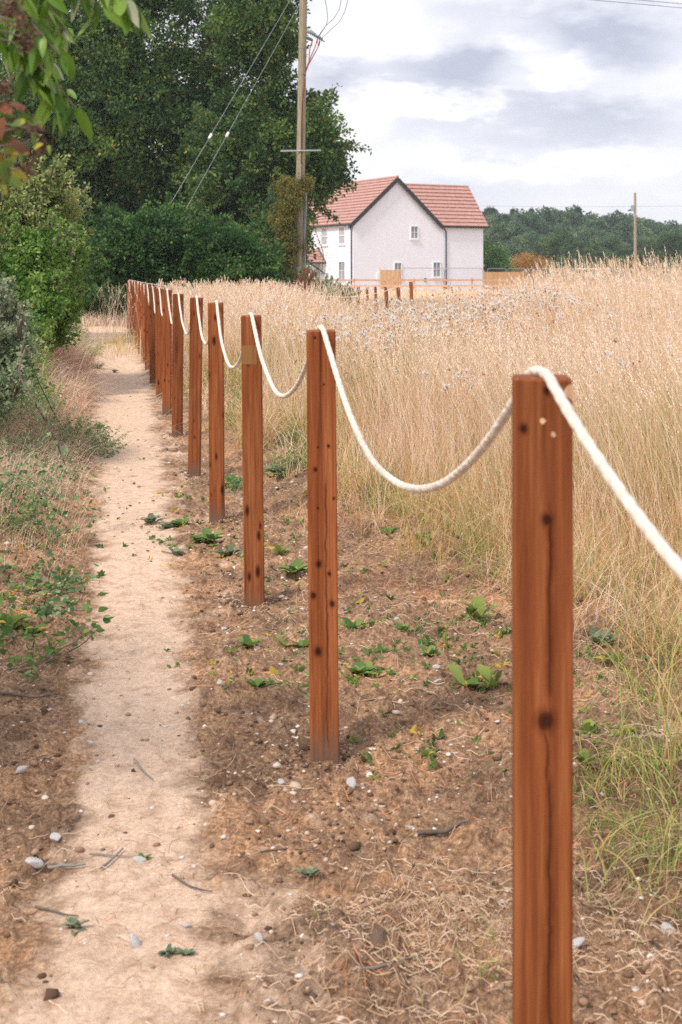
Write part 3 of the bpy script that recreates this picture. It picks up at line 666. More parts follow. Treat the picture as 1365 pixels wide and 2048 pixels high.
def herb(name, label, cat, px, py, rx, ry, n, H, leaf, mat, seed, group=None):
    Y = F * CAMZ / (py - HZ); X = (px - 682.5) / F * Y; r = np.random.default_rng(seed); z = gz(X, Y); root = thing(name, label, cat, (X, Y, z), 0, group); st = MB(); mb = MB()
    for q in range(n):
        a = r.uniform(0, 6.28); q_ = r.random() ** .6; o_ = np.array([math.cos(a) * rx * q_, math.sin(a) * ry * q_]); h = H * (1.05 - .75 * q_ ** 2) * r.uniform(.5, 1.15)
        p0 = np.array([o_[0], o_[1], gz(X + o_[0], Y + o_[1]) - z - .01]); p1 = p0 + np.array([o_[0] * .5 + r.normal(0, .03), o_[1] * .5 + r.normal(0, .03), h])
        p = limb(st, p0, p1, .0022, .001, .12, 6, r, 3); m = int(9 + h * 55); t = r.random(m) ** .8 * 5
        c = np.stack([np.interp(t, range(6), p[:, i_]) for i_ in range(3)], 1); d = unit(m, r); d[:, 2] = d[:, 2] * .35 + .05; base = r.uniform(.15, .8)
        leaves(mb, c + d * leaf * .2, d, leaf * (1.15 - .5 * t / 5), .5, np.clip(base + r.normal(0, .18, m), 0, 1), .25, r)
    st.build('stems', M['haw'], root)['kind'] = 'stuff'; mb.build('leaves', mat, root); return root
herb('nettle_patch', 'rounded clump of grey-green nettles at the left edge of the path', 'plant', 140, 905, .27, .50, 170, .26, .030, M['nettle'], 25)
herb('nettle_patch', 'small fringe of nettles at the foot of the larger nettle clump', 'plant', 80, 935, .20, .30, 60, .16, .026, M['bramble'], 26)
herb('nettle_patch', 'tall leafy growth at the left edge hiding the foot of the bramble', 'plant', 10, 872, .30, .8, 170, .72, .036, M['privet'], 46)
herb('nettle_patch', 'grey-green stems leaning over the dead grass at the left edge', 'plant', 38, 905, .16, .5, 60, .50, .034, M['bramble'], 47)
herb('nettle_patch', 'tall grey-green nettles standing below the bright green shrub', 'plant', 60, 735, .45, 1.2, 120, .60, .05, M['bramble'], 36)
herb('nettle_patch', 'green nettles rising between the orange grass and the shrub', 'plant', 120, 690, .35, 1.3, 90, .50, .05, M['privet'], 37)
herb('nettle_patch', 'leafy tangle at the left edge under the grey-green bramble', 'plant', 15, 880, .30, .7, 120, .42, .038, M['nettle'], 38)
herb('nettle_patch', 'pale green weeds at the left edge below the leafy tangle', 'plant', 20, 950, .18, .4, 60, .24, .03, M['bramble'], 39)
herb('weed_clump', 'leafy green weeds between the fourth and third posts at the grass edge', 'weed', 468, 978, .07, .12, 22, .11, .026, M['nettle'], 27)
herb('weed_clump', 'feathery green weed clump right of the third post', 'weed', 585, 965, .12, .25, 46, .22, .022, M['privet'], 28)
herb('weed_clump', 'pale green weeds left of the second post near the grass', 'weed', 600, 905, .14, .3, 46, .24, .024, M['privet'], 29)
herb('weed_clump', 'leafy clump on the left bank below the dead grass', 'weed', 45, 1015, .12, .2, 40, .13, .026, M['nettle'], 30)
herb('weed_clump', 'low green weeds at the left edge above the trailing bramble', 'weed', 95, 700, .35, .8, 60, .28, .045, M['nettle'], 34)
herb('weed_clump', 'yellow-green weeds spilling onto the far left side of the path', 'weed', 165, 712, .22, 1.2, 70, .22, .04, M['haw'], 35)
# arching bramble stem with leaves
def arch(label, pts, mat, leaf, n, seed, rad=.006):
    r = np.random.default_rng(seed); p = np.array([PX(*q) for q in pts]); tt = np.linspace(0, len(p) - 1, 40)
    p = np.stack([np.interp(tt, range(len(p)), p[:, i]) for i in range(3)], 1)
    for _ in range(4): p[1:-1] = (p[:-2] + p[1:-1] * 2 + p[2:]) / 4
    b = np.array([p[-1][0], p[-1][1], gz(p[-1][0], p[-1][1])]); root = thing('bramble_plant', label, 'bramble', tuple(b))
    w = MB(); w.tube(p - b, np.linspace(rad, rad * .5, 40), 6); w.build('stem', M['bark'], root)
    q = p[r.integers(2, 39, n)] - b + r.normal(0, leaf * .5, (n, 3)); mb = MB(); leaves(mb, q, unit(n, r), leaf, .65, r=r); mb.build('leaves', mat, root)
arch('arching bramble stem hanging in front of the orange dry grass', [(50, 700, 6.6), (35, 745, 6.5), (60, 790, 6.4), (90, 840, 6.4), (115, 890, 6.4), (130, 930, 6.4)][::1], M['bramble'], .035, 46, 31)
arch('short bare-looking bramble shoot over the nettle clump', [(45, 690, 9), (80, 770, 9), (110, 830, 9), (145, 890, 9)], M['nettle'], .03, 30, 32, .004)
# low bramble and ivy leaves on the left bank
LB = [(20, 1010, 'trailing bramble leaves on the left bank just below the dry grass'), (60, 1105, 'clump of pale green bramble leaves on the left bank'), (25, 1200, 'leafy trailing plant nearest the left edge on dark soil'),
      (95, 1140, 'small yellow-green bramble spray at the path side of the bank'), (70, 1250, 'lowest trailing bramble on the left bank'), (0, 1080, 'bramble leaves cut by the left edge of the picture')]
for q, (px, py, lab) in enumerate(LB):
    Y = F * 1.1 / (py - HZ); X = (px - 682.5) / F * Y; r = np.random.default_rng(40 + q); z = gz(X, Y)
    root = thing('bramble_plant', lab, 'bramble', (X, Y, z), 0, 'bramble on the left bank'); w = MB(); mb = MB()
    for s in range(5):
        a = r.uniform(0, 6.28); p = limb(w, np.zeros(3), np.array([math.cos(a) * .2, math.sin(a) * .35, .05 + r.random() * .05]), .003, .0015, .2, 8, r, 4)
        t = p[r.integers(1, 8, 20)] + r.normal(0, .02, (20, 3)) + [0, 0, .012]; dd = unit(20, r); dd[:, 2] = abs(dd[:, 2]) * .5
        fineleaves(mb, t, dd, .030, .62, np.clip(r.normal(.35, .3, 20), 0, 1), r)
    w.build('stems', M['bark'], root); mb.build('leaves', M['nettle'] if q % 2 else M['weed'], root)

# ---- branches hanging in from the top left, close to the camera
def overhang():
    r = np.random.default_rng(51)
    root = thing('willow_tree', 'out-of-focus overhanging branch with long narrow green leaves, top left', 'tree', (-2.7, 2.7, .2)); b = np.array([-2.7, 2.7, .2])
    tr = MB(); p = limb(tr, np.array([0, 0, -.3]), np.array([.5, -.1, 2.0]), .06, .03, .08, 12, r, 8)
    Y = 2.2; tw = MB(); mb = MB()
    ends = [((-60, -80), (150, 215)), ((-60, -60), (90, 170)), ((-40, -100), (120, 110)), ((0, -140), (130, 60)), ((60, -160), (200, 15)), ((100, -170), (270, 15)), ((-50, -20), (60, 120)), ((20, -150), (100, 20)), ((-60, -100), (30, 60)), ((90, -180), (230, -10)), ((-30, -60), (110, 190)), ((-30, -90), (40, 20)), ((-10, -120), (80, -5))]
    fork = np.array([.5, -.1, 2.0])
    for (sx, sy), (ex, ey) in ends:
        Yq = Y + r.uniform(-.25, .35); s = PX(sx, sy, Yq) - b; e_ = PX(ex, ey, Yq) - b
        limb(tw, fork + np.array([r.normal(0, .1), r.normal(0, .15), r.uniform(-.7, .1)]), s, .006, .0035, .22, 10, r, 5); q = limb(tw, s, e_, .0035, .0015, .12, 10, r, 5)
        for c in q[3:]:
            n = 4; d = unit(n, r) * .6 + (e_ - s) / np.linalg.norm(e_ - s) * .4 + [0, 0, -.55]
            fineleaves(mb, np.repeat(c[None], n, 0) + r.normal(0, .006, (n, 3)), d, .046, .38, np.clip(r.normal(.55, .3, n), 0, 1), r)
    for q in range(70):
        a = r.uniform(0, 6.28); e_ = fork + np.array([math.cos(a) * r.uniform(.2, .85) - .15, math.sin(a) * r.uniform(.3, 1.0), r.uniform(-.5, .75)])
        if e_[0] + b[0] > -.24 * (e_[1] + b[1]) - .25: continue
        q_ = limb(tw, fork + np.array([0, 0, r.uniform(-.5, .1)]), e_, .006, .002, .12, 8, r, 4)
        for c in q_[2:]:
            n = 9; fineleaves(mb, c + r.normal(0, .05, (n, 3)), unit(n, r) + [0, 0, -.6], .055, .36, np.clip(r.normal(.5, .3, n), 0, 1), r, 4)
    tr.build('trunk', M['greybark'], root, True); tw.build('twigs', M['bark'], root)['kind'] = 'stuff'; mb.build('leaves', M['willow'], root)
    root = thing('bramble_vine', 'near vine with yellow, red and brown autumn leaves and dried heads, left edge', 'vine', (-1.5, 2.2, .25)); b = np.array([-1.5, 2.2, .25])
    w = MB(); mb = MB(); sd = MB(); r = np.random.default_rng(52); Y = 1.8
    p = limb(w, np.zeros(3), PX(-80, 150, Y) - b, .008, .005, .08, 14, r, 6)
    for ex, ey in ((40, 235), (60, 285), (20, 310), (75, 250), (15, 200), (35, 340)):
        q = limb(w, p[-2], PX(ex, ey, Y + r.uniform(-.1, .1)) - b, .003, .0015, .1, 8, r, 5)
        n = 15; t = q[r.integers(3, 8, n)] + r.normal(0, .012, (n, 3)); fineleaves(mb, t, unit(n, r) * .6 + [0, 0, -.5], .023, .8, r.random(n), r)
    for ex, ey in ((28, 28), (40, 45), (58, 78), (48, 92), (10, 12), (70, 310), (38, 345), (85, 290), (52, 335), (8, 175), (72, 262), (10, 330), (24, 8)):
        c = PX(ex, ey, Y + r.uniform(-.05, .05)) - b; n = 60
        leaves(sd, c + r.normal(0, .0055, (n, 3)), unit(n, r), .007, .6, r=r)
        limb(w, PX(-60, ey - 30, Y) - b, c, .002, .001, .06, 7, r, 4)
    limb(w, p[-1], PX(-60, 345, Y) - b, .003, .0015, .1, 8, r, 5); limb(w, p[-1], PX(-60, -30, Y) - b, .003, .0015, .1, 8, r, 5)
    w.build('stems', M['bark'], root); mb.build('leaves', M['vine'], root); sd.build('dried_heads', M['brownseed'], root)['kind'] = 'stuff'
overhang()

# ------------------------------------------------------------------ grass
def blades(mb, base, h, az, lean, w, seg=4, tint=.5, curl=.0, r=rng):
    n = len(base); t = np.linspace(0, 1, seg + 1)
    d = np.stack([np.cos(az), np.sin(az)], 1)
    out = lean[:, None] * (t ** 1.7)[None] * h[:, None]
    zz = h[:, None] * (t[None] - .35 * (lean[:, None] ** 2) * (t ** 2)[None] - np.asarray(curl).reshape(-1, 1) * (t ** 4)[None])
    jit = r.normal(0, .012, (n, seg + 1)) * h[:, None] * t[None]
    c = np.stack([base[:, 0:1] + d[:, 0:1] * out + jit, base[:, 1:2] + d[:, 1:2] * out + jit[:, ::-1] * .5, base[:, 2:3] + zz], -1)
    ph = r.uniform(0, np.pi, n); sv = np.stack([np.cos(ph), np.sin(ph), np.zeros(n)], 1) * (w / 2)[:, None]
    taper = (1 - .75 * t)[None, :, None]
    V = np.stack([c - sv[:, None] * taper, c + sv[:, None] * taper], 2).reshape(n, -1, 3)
    k = np.arange(n)[:, None] * (2 * (seg + 1)) + 2 * np.arange(seg)[None]
    f = np.stack([k, k + 1, k + 3, k + 2], -1).reshape(-1, 4)
    mb.add(V.reshape(-1, 3), f, np.repeat(np.broadcast_to(tint, (n,)), seg)); return c
def heads(mb, c, length, size, k, tint, r=rng):       # seed spikes along the last stretch of each stem
    n = len(c); tip = c[:, -1]; dr = c[:, -1] - c[:, -2]; dr /= np.linalg.norm(dr, axis=1)[:, None] + 1e-9
    t = np.linspace(0, 1, k)
    for q in range(k):
        p = tip + dr * (length * (t[q] - .75))[:, None]
        s = unit(n, r); s -= dr * (s * dr).sum(1)[:, None]; s /= np.linalg.norm(s, axis=1)[:, None]
        sz = size * (1.15 - .75 * abs(t[q] - .4)); L_ = (sz * 3.0)[:, None]; W = (sz * .55)[:, None]
        a = p; dd = dr + s * .38; nn = np.cross(dr, s)
        v = np.stack([a, a + dd * L_ * .5 + nn * W, a + dd * L_, a + dd * L_ * .5 - nn * W], 1).reshape(-1, 3)
        mb.add(v, np.arange(4 * n).reshape(-1, 4), tint)
def field_points(n, r):
    # area density falls with distance once blades become thinner than a pixel
    Y = []; X = []
    u = r.random(n * 4); Yc = np.where(r.random(n * 4) < .30, 1.2 + 7.3 * np.sqrt(u), 8 * (34. / 8) ** u)
    U = r.uniform(-.24, .40, n * 4); Xc = np.where(Yc < 3, r.uniform(.3, 2, n * 4), U * Yc)
    yend = np.interp(Xc / Yc, [-.06, -.025, .0, .10, .145, .19], [33, 25, 17.5, 17.5, 30, 34]) + 3 * (fbm(Xc, Yc, .4, 2, 5) - .5)
    ok = (Xc > grass_b(Yc) + (fbm(Xc, Yc, 1.8, 2, 6) - .5) * .45 + .06) & (Yc < yend)
    Xc, Yc = Xc[ok][:n], Yc[ok][:n]
    return Xc, Yc
r = np.random.default_rng(60)
greenish = lambda x, y: fbm(x, y, .55, 3, 77)
band_ = lambda x, y: np.exp(-((y - 11) / 2.2) ** 2) * sstep(-.06, -.01, x / y) * sstep(.16, .08, x / y)
def make_field():
    mb = MB()
    # understorey: tangled, leaning, short
    x, y = field_points(64000, r); n = len(x); e_ = x - grass_b(y); edge = sstep(-.1, .7, e_)
    pw_ = np.maximum(.0032, y * .00062)
    g = greenish(x, y); hue = (fbm(x, y, 1.9, 3, 33) - .5) * 1.1; tn = np.clip(r.normal(.41, .18, n) - .26 * band_(x, y) + hue - (g - .5) * 1.3 - (1 - edge) * .16 * sstep(.4, .55, g) - .30 * band_(x, y) - .34 * sstep(1.1, .3, e_) * sstep(5, 7, y) * sstep(20, 12, y) * fbm(x, y, .8, 2, 71) * 1.3, .0, .92)
    tn = np.where(r.random(n) < .11, 1.0, tn)
    h = (.26 + .40 * edge * r.random(n)) * (.45 + 1.1 * fbm(x, y, 1.3, 2, 9))
    blades(mb, np.c_[x, y, ground(x, y, False) - .01], h, r.uniform(0, 6.28, n), r.uniform(.1, 1.15, n), pw_ * 1.05, 4, tn, r.uniform(0, .35, n))
    # mid stems
    x, y = field_points(52000, r); n = len(x); e_ = x - grass_b(y); edge = sstep(0, .9, e_); pw_ = np.maximum(.0019, y * .00040)
    g = greenish(x, y); tn = np.clip(r.normal(.56, .20, n) + (fbm(x, y, 1.3, 2, 35) - .5) * .6 - (g - .5) * .8 - .2 * band_(x, y), .05, .95)
    h = (.38 + .42 * edge) * r.uniform(.75, 1.12, n) * (.6 + .8 * fbm(x, y, .9, 2, 15)); az = r.normal(0, .9, n) + np.where(r.random(n) < .5, 0, np.pi)
    c = blades(mb, np.c_[x, y, ground(x, y, False)], h, az, r.uniform(.02, .5, n), pw_, 4, tn)
    kk = r.random(n) < .35
    heads(mb, c[kk], r.uniform(.05, .10, kk.sum()), np.maximum(.0024, y[kk] * .00035), 5, np.clip(tn[kk] + .1, .5, .9))
    # tall seed stems
    x, y = field_points(17000, r); keep = (x - grass_b(y) > .35) & (y > 5); x, y = x[keep], y[keep]; n = len(x); pw_ = np.maximum(.0022, y * .00040)
    rt = sstep(.10, .17, x / y) * sstep(9, 14, y); tn = np.clip(r.normal(.78, .10, n), .45, .95)
    lf = sstep(-.03, -.06, x / y) * sstep(12, 18, y); h = r.uniform(.72, .98, n) + .48 * rt * r.random(n) ** 1.6 + .22 * lf * r.random(n); az = r.normal(np.pi, .7, n); az = np.where(x / y > .12, az, r.normal(0, 1.2, n) + np.pi * (r.random(n) < .6))
    c = blades(mb, np.c_[x, y, ground(x, y, False)], h, az, r.uniform(.05, .55, n) * (1 - .4 * rt), pw_, 5, tn)
    heads(mb, c, r.uniform(.08, .15, n), np.maximum(.0042, y * .00056), 8, tn)
    return mb
tag(make_field().build('dry_grass', M['straw']), 'tall straw-coloured dry meadow grass filling the field right of the posts', 'grass', kind='stuff')
# short stubble between the tall grass and the house, far strip
mb = MB(); n = 26000
y = r.uniform(17, 98, n) ** 1.0; x = r.uniform(-.12, .40, n) * y; yend = np.interp(x / y, [-.06, -.02, .0, .10, .145, .19], [33, 25, 15, 15, 30, 34]); k = (y > yend - 2); x, y = x[k], y[k]; n = len(x)
blades(mb, np.c_[x, y, ground(x, y, False)], r.uniform(.10, .26, n), r.uniform(0, 6.28, n), r.uniform(.1, .8, n), y * .0006, 3, np.clip(r.normal(.74, .1, n), .45, .93))
tag(mb.build('stubble_grass', M['straw']), 'short pale stubble between the meadow grass and the white house', 'grass', kind='stuff')
# green grass tufts along the near right edge and the field border
mb = MB()
TF = [(1330, 1330, 60, .42), (1345, 1600, 70, .45), (1290, 1420, 26, .30), (1240, 1560, 30, .22), (1190, 1590, 34, .2), (1350, 1780, 60, .30), (1330, 1450, 30, .35), (1300, 1700, 40, .25), (980, 1170, 50, .45), (810, 1040, 50, .42), (740, 960, 30, .35), (1100, 1170, 60, .4), (560, 800, 30, .4), (480, 740, 30, .4), (925, 1930, 16, .14), (1250, 1200, 50, .45), (640, 900, 40, .3), (1240, 1690, 40, .16), (1180, 1640, 40, .13), (230, 0, 0, 0)]
for px, py, cnt, hh in TF[:-1]:
    Y = F * 1.25 / (py - HZ); X = (px - 682.5) / F * Y; m = int(cnt * 2.2); hh = hh * (.8 if px > 1270 else .62); sp = .035 + .07 * hh * 2
    x = X + r.normal(0, sp, m); y = Y + r.normal(0, sp * 1.4, m)
    blades(mb, np.c_[x, y, ground(x, y) - .01], hh * r.uniform(.4, 1.1, m), r.uniform(0, 6.28, m), r.uniform(.1, 1.3, m), r.uniform(.0022, .0045, m), 6, np.clip(r.normal(.19, .16, m), 0, .75), r.uniform(0, .6, m))
tag(mb.build('green_grass', M['straw']), 'green living grass blades in tufts along the field edge', 'grass', kind='stuff')
# orange and straw dead grass on the left bank
mb = MB()
for (px, py, Yc, sx, cnt, hh, tl, th_) in ((95, 715, 15.5, .38, 3400, .5, .94, 1.0), (150, 770, 14, .45, 1900, .35, .72, .88), (40, 800, 9.5, .24, 1900, .35, .93, 1.0), (120, 760, 13, .35, 1500, .4, .92, 1.0), (70, 850, 9, .3, 1200, .3, .6, .8), (110, 640, 17, .5, 900, .8, .6, .85), (20, 900, 7.6, .2, 900, .25, .6, .97), (30, 620, 11, .4, 500, .7, .55, .85), (170, 740, 15, .35, 900, .28, .65, .85), (50, 970, 6.4, .22, 700, .2, .5, .8)):
    X = (px - 682.5) / F * Yc; x = X + r.normal(0, sx, cnt); y = Yc + r.normal(0, sx * 2.2, cnt); k = path_c(y) - x > path_w(y) * 1.15; x, y = x[k], y[k]; n = len(x)
    blades(mb, np.c_[x, y, ground(x, y)], hh * r.uniform(.5, 1.1, n), r.normal(-.5, .9, n), r.uniform(.3, 1.5, n), np.maximum(.002, y * .00034), 5, r.uniform(tl, th_, n), r.uniform(0, .4, n))
tag(mb.build('dead_grass', M['straw']), 'orange and straw dead grass leaning over the left bank of the path', 'grass', kind='stuff')
# grass at the far end of the path and by the last posts
mb = MB()
for (px, py, Yc, sx, sy, cnt, hh, tl, th_, lean) in ((200, 640, 33.6, 1.3, .9, 2600, .32, .9, 1.0, 1.3), (150, 640, 32.5, .5, .8, 600, .4, .6, .9, 1.0), (300, 645, 32.5, .3, .4, 200, .35, .6, .9, 1), (345, 600, 20, .22, .7, 260, .95, .7, .85, .3), (245, 650, 24, .15, 1.5, 200, .25, .1, .5, 1), (270, 680, 22, .12, 2, 200, .3, .1, .6, 1), (450, 600, 27, 1.2, 2, 900, .95, .65, .9, .4), (560, 600, 25, .8, 2, 1100, 1.0, .65, .9, .4)):
    X = (px - 682.5) / F * Yc; x = X + r.normal(0, sx, cnt); y = Yc + r.normal(0, sy, cnt)
    c = blades(mb, np.c_[x, y, ground(x, y)], hh * r.uniform(.6, 1.1, cnt), r.uniform(0, 6.28, cnt), r.uniform(.1, 1, cnt) * lean, np.maximum(.002, y * .00038), 5, r.uniform(tl, th_, cnt))
    if hh > .6: heads(mb, c, r.uniform(.08, .14, cnt), y * .0004, 7, .8)
tag(mb.build('path_end_grass', M['straw']), 'dry grass clumps at the far end of the path and behind the posts', 'grass', kind='stuff')

# splayed tufts that break the field border
mb = MB(); nt_ = 150
for q in range(nt_):
    Y = 4.2 * (26 / 4.2) ** r.random(); X = float(grass_b(Y)) + r.normal(-.02, .14) ; m = int(r.uniform(25, 75)); sp = r.uniform(.02, .07)
    x = X + r.normal(0, sp, m); y = Y + r.normal(0, sp, m); hh = r.uniform(.18, .55); base_t = r.choice([.12, .3, .45, .6, .75])
    c = blades(mb, np.c_[x, y, ground(x, y) - .01], hh * r.uniform(.5, 1.15, m), r.uniform(0, 6.28, m), r.uniform(.2, 1.4, m), np.maximum(.0022, y * .00045) * r.uniform(.7, 1.3, m), 6, np.clip(r.normal(base_t, .12, m), 0, .92), r.uniform(0, .6, m))
tag(mb.build('border_grass', M['straw']), 'ragged arching tufts of dry and green grass along the edge of the bare soil', 'grass', kind='stuff')
# low tangle of leaves and dead stems over the whole left bank
mb = MB(); sg = MB(); n = 900
Y = r.uniform(6.2, 33, n); off = r.random(n) ** 1.2; X = path_c(Y) - path_w(Y) * 1.25 - off * (.5 + Y * .09)
k = (fbm(X, Y, .9, 2, 61) > .40) & ((Y > 18.5) | (Y < 9.5) | (off > .75)); X, Y, off = X[k], Y[k], off[k]; H = (.04 + .75 * off * sstep(6, 14, Y)) * r.uniform(.4, 1.1, len(X))
P = np.c_[X, Y, ground(X, Y) + H]; tb = fbm(X, Y, 1.1, 2, 63)
for p, t_, o_ in zip(P, tb, off):
    m = 46; q = p + r.normal(0, 1, (m, 3)) * [.10, .12, .05 + .10 * o_]; leaves(mb, q, unit(m, r) + [0, 0, .3], .028 + .0012 * p[1], .5, np.clip(t_ * 1.5 - .25 + r.normal(0, .2, m), 0, 1), r=r)
tag(mb.build('bank_weeds', M['nettle']), 'tangled green weeds and brambles covering the left bank', 'weeds', kind='stuff')
n = 5200; Y = r.uniform(5.5, 30, n); off = r.random(n); X = path_c(Y) - path_w(Y) * 1.15 - off * (.5 + Y * .09); c = blades(sg, np.c_[X, Y, ground(X, Y)], (.18 + .75 * off * sstep(6, 14, Y)) * r.uniform(.5, 1.1, n), r.normal(-.4, 1.0, n), r.uniform(.1, 1.2, n), np.maximum(.002, Y * .00038), 5, np.clip(r.normal(.66, .14, n), .2, .93), r.uniform(0, .4, n))
kk = r.random(n) < .25; heads(sg, c[kk], r.uniform(.06, .12, kk.sum()), Y[kk] * .0004 + .001, 6, .8)
tag(sg.build('bank_grass', M['straw']), 'pale dead grass stems rising through the weeds of the left bank', 'grass', kind='stuff')

mb = MB(); n = 260; Y = r.uniform(1.5, 7.5, n); X = path_c(Y) - .75 - r.random(n) * 2.4; H = .03 + .35 * r.random(n) * sstep(.7, 2.2, path_c(Y) - X)
for x_, y_, h_ in zip(X, Y, H):
    m = 40; leaves(mb, np.array([x_, y_, gz(x_, y_) + h_]) + r.normal(0, 1, (m, 3)) * [.09, .09, .05], unit(m, r) + [0, 0, .3], .034, .5, np.clip(r.normal(.45, .25, m), 0, 1), r=r)
tag(mb.build('verge_weeds', M['bramble']), 'low green weeds on the outer part of the left bank', 'weeds', kind='stuff')
# thistles: stems, brown heads and white down
def thistles():
    st = MB(); hd = MB()
    C = []
    def band(n, px0, px1, Y0, Y1, zt, zj):
        Y = r.uniform(Y0, Y1, n); X = (r.uniform(px0, px1, n) - 682.5) / F * Y
        C.append(np.c_[X, Y, np.full(n, zt) + r.normal(0, zj, n)])
    band(85, 790, 1010, 10, 14, .91, .08); band(40, 900, 1100, 12, 17, 1.04, .06); band(46, 650, 860, 9, 14, .86, .08); band(36, 960, 1150, 12, 18, 1.08, .05); band(16, 1000, 1360, 9, 15, .98, .08); band(3, 1180, 1365, 7, 10, .9, .08)
    band(10, 560, 760, 7, 14, .8, .1); band(3, 700, 1000, 6, 8, .72, .05); band(1, 1100, 1300, 5.5, 7, .7, .05); band(6, 540, 700, 9, 20, .9, .08)
    for X, Y, Z in np.vstack(C):
        if X < grass_b(Y) + .2: continue
        g = float(ground(X, Y, False)); base = np.array([X, Y, g]); nb = r.integers(5, 10)
        a = base + [r.normal(0, .04), r.normal(0, .04), Z * .7 - g]
        st.tube(np.array([base, (base + a) / 2 + r.normal(0, .01, 3), a]), .003, 4)
        for _ in range(nb):
            t = a + np.array([r.normal(0, .07), r.normal(0, .07), r.uniform(.3, 1) * Z * .3]); st.tube(np.array([a, (a + t) / 2 + [0, 0, -.01], t]), .0018, 3)
            n = 16; hd_white = r.random() < .7; sz = r.uniform(.016, .026)
            if hd_white: leaves(hd, t + r.normal(0, .005, (n * 3, 3)), unit(n * 3, r) + [0, 0, .3], sz * .85, .36, r.uniform(.46, .97, n * 3), 0, r)
            leaves(hd, t + r.normal(0, .002, (n, 3)), unit(n, r) + [0, 0, -.2], .010, .6, r.uniform(0, .35, n), 0, r)
        n = 14; q = base + (a - base) * r.uniform(.2, 1, n)[:, None]; leaves(st, q, unit(n, r), .07, .25, np.full(n, .2), .3, r)
    for m_, nme, mt, lab in ((st, 'thistle_stems', M['straw'], 'greenish thistle stems and leaves rising through the dry grass'), (hd, 'thistle_heads', M['fluff'], 'white fluffy and brown thistle seed heads scattered over the meadow')):
        tag(m_.build(nme, mt), lab, 'thistles', kind='stuff')
thistles()

# ------------------------------------------------------------------ ground litter
def scatter_soil(n, r, right=.55, y0=2.0, y1=14):
    Y = y0 * (y1 / y0) ** r.random(n); lo_ = path_c(Y) - 1.0; hi = grass_b(Y) + .25; X = lo_ + (hi - lo_) * r.random(n)
    return X, Y
# straw litter
mb = MB()
X, Y = scatter_soil(36000, r); dd = np.abs(X - path_c(Y)) / path_w(Y); dens = .07 + .93 * sstep(1.0, 2.4, dd)
dens *= np.where(X > path_c(Y), sstep(-1.1, .1, X - grass_b(Y)) * .9 * sstep(2.2, 4, Y) + .10, .30); dens *= sstep(.35, .6, fbm(X, Y, 1.6, 2, 91)) * .8 + .2
k = r.random(len(X)) < dens; X, Y = X[k], Y[k]
for (px, py, cnt, sp) in ((850, 1830, 1100, .11), (760, 1960, 900, .16), (960, 1900, 350, .13), (700, 1700, 250, .3), (560, 1250, 400, .3), (480, 1150, 300, .3), (450, 1650, 200, .3), (300, 1750, 140, .25), (900, 1450, 400, .2), (1230, 1800, 700, .16), (1240, 1430, 800, .2), (900, 1150, 700, .3), (640, 1060, 500, .3), (620, 1240, 300, .25), (960, 1230, 900, .25), (850, 1080, 700, .4), (1290, 1900, 500, .15)):
    yc = F * 1.25 / (py - HZ); xc = (px - 682.5) / F * yc; X = np.r_[X, xc + r.normal(0, sp, cnt)]; Y = np.r_[Y, yc + r.normal(0, sp * 1.2, cnt)]
k = Y > 1.9; X, Y = X[k], Y[k]; n = len(X); a = r.uniform(0, 6.28, n); Ls = .008 + .055 * r.random(n) ** 1.7 * np.where(r.random(n) < .10, 2.2, 1); cv = r.normal(0, .42, n) * (r.random(n) < .7); w = r.uniform(.0004, .00125, n); K = 5
ts = np.linspace(-.5, .5, K); px_ = []; 
ang = a[:, None] + cv[:, None] * ts[None] * 1.4
stepv = Ls[:, None] / (K - 1); cx = X[:, None] + np.cumsum(np.cos(ang) * stepv, 1); cy = Y[:, None] + np.cumsum(np.sin(ang) * stepv, 1)
lift = .003 + r.random(n)[:, None] * .006 * (1 + np.sin(ts * 6 + r.uniform(0, 6, n)[:, None])) 
cz = ground(cx, cy) + lift
nx_ = -np.sin(ang) * w[:, None] * .48; ny_ = np.cos(ang) * w[:, None] * .48
V = np.stack([np.stack([cx - nx_, cy - ny_, cz], -1), np.stack([cx + nx_, cy + ny_, cz + .0015], -1)], 2).reshape(-1, 3)
kk = np.arange(n)[:, None] * 2 * K + 2 * np.arange(K - 1)[None]
tn = np.clip(r.normal(.55, .25, n), 0, .92); org = (fbm(X, Y, 2.5, 2, 44) > .56); tn = np.where(org & (r.random(n) < .7), 1.0, tn)
mb.add(V, np.stack([kk, kk + 1, kk + 3, kk + 2], -1).reshape(-1, 4), np.repeat(tn, K - 1))
tag(mb.build('straw_litter', M['litter']), 'dry straw and hay scattered over the soil around the posts', 'straw', kind='stuff')
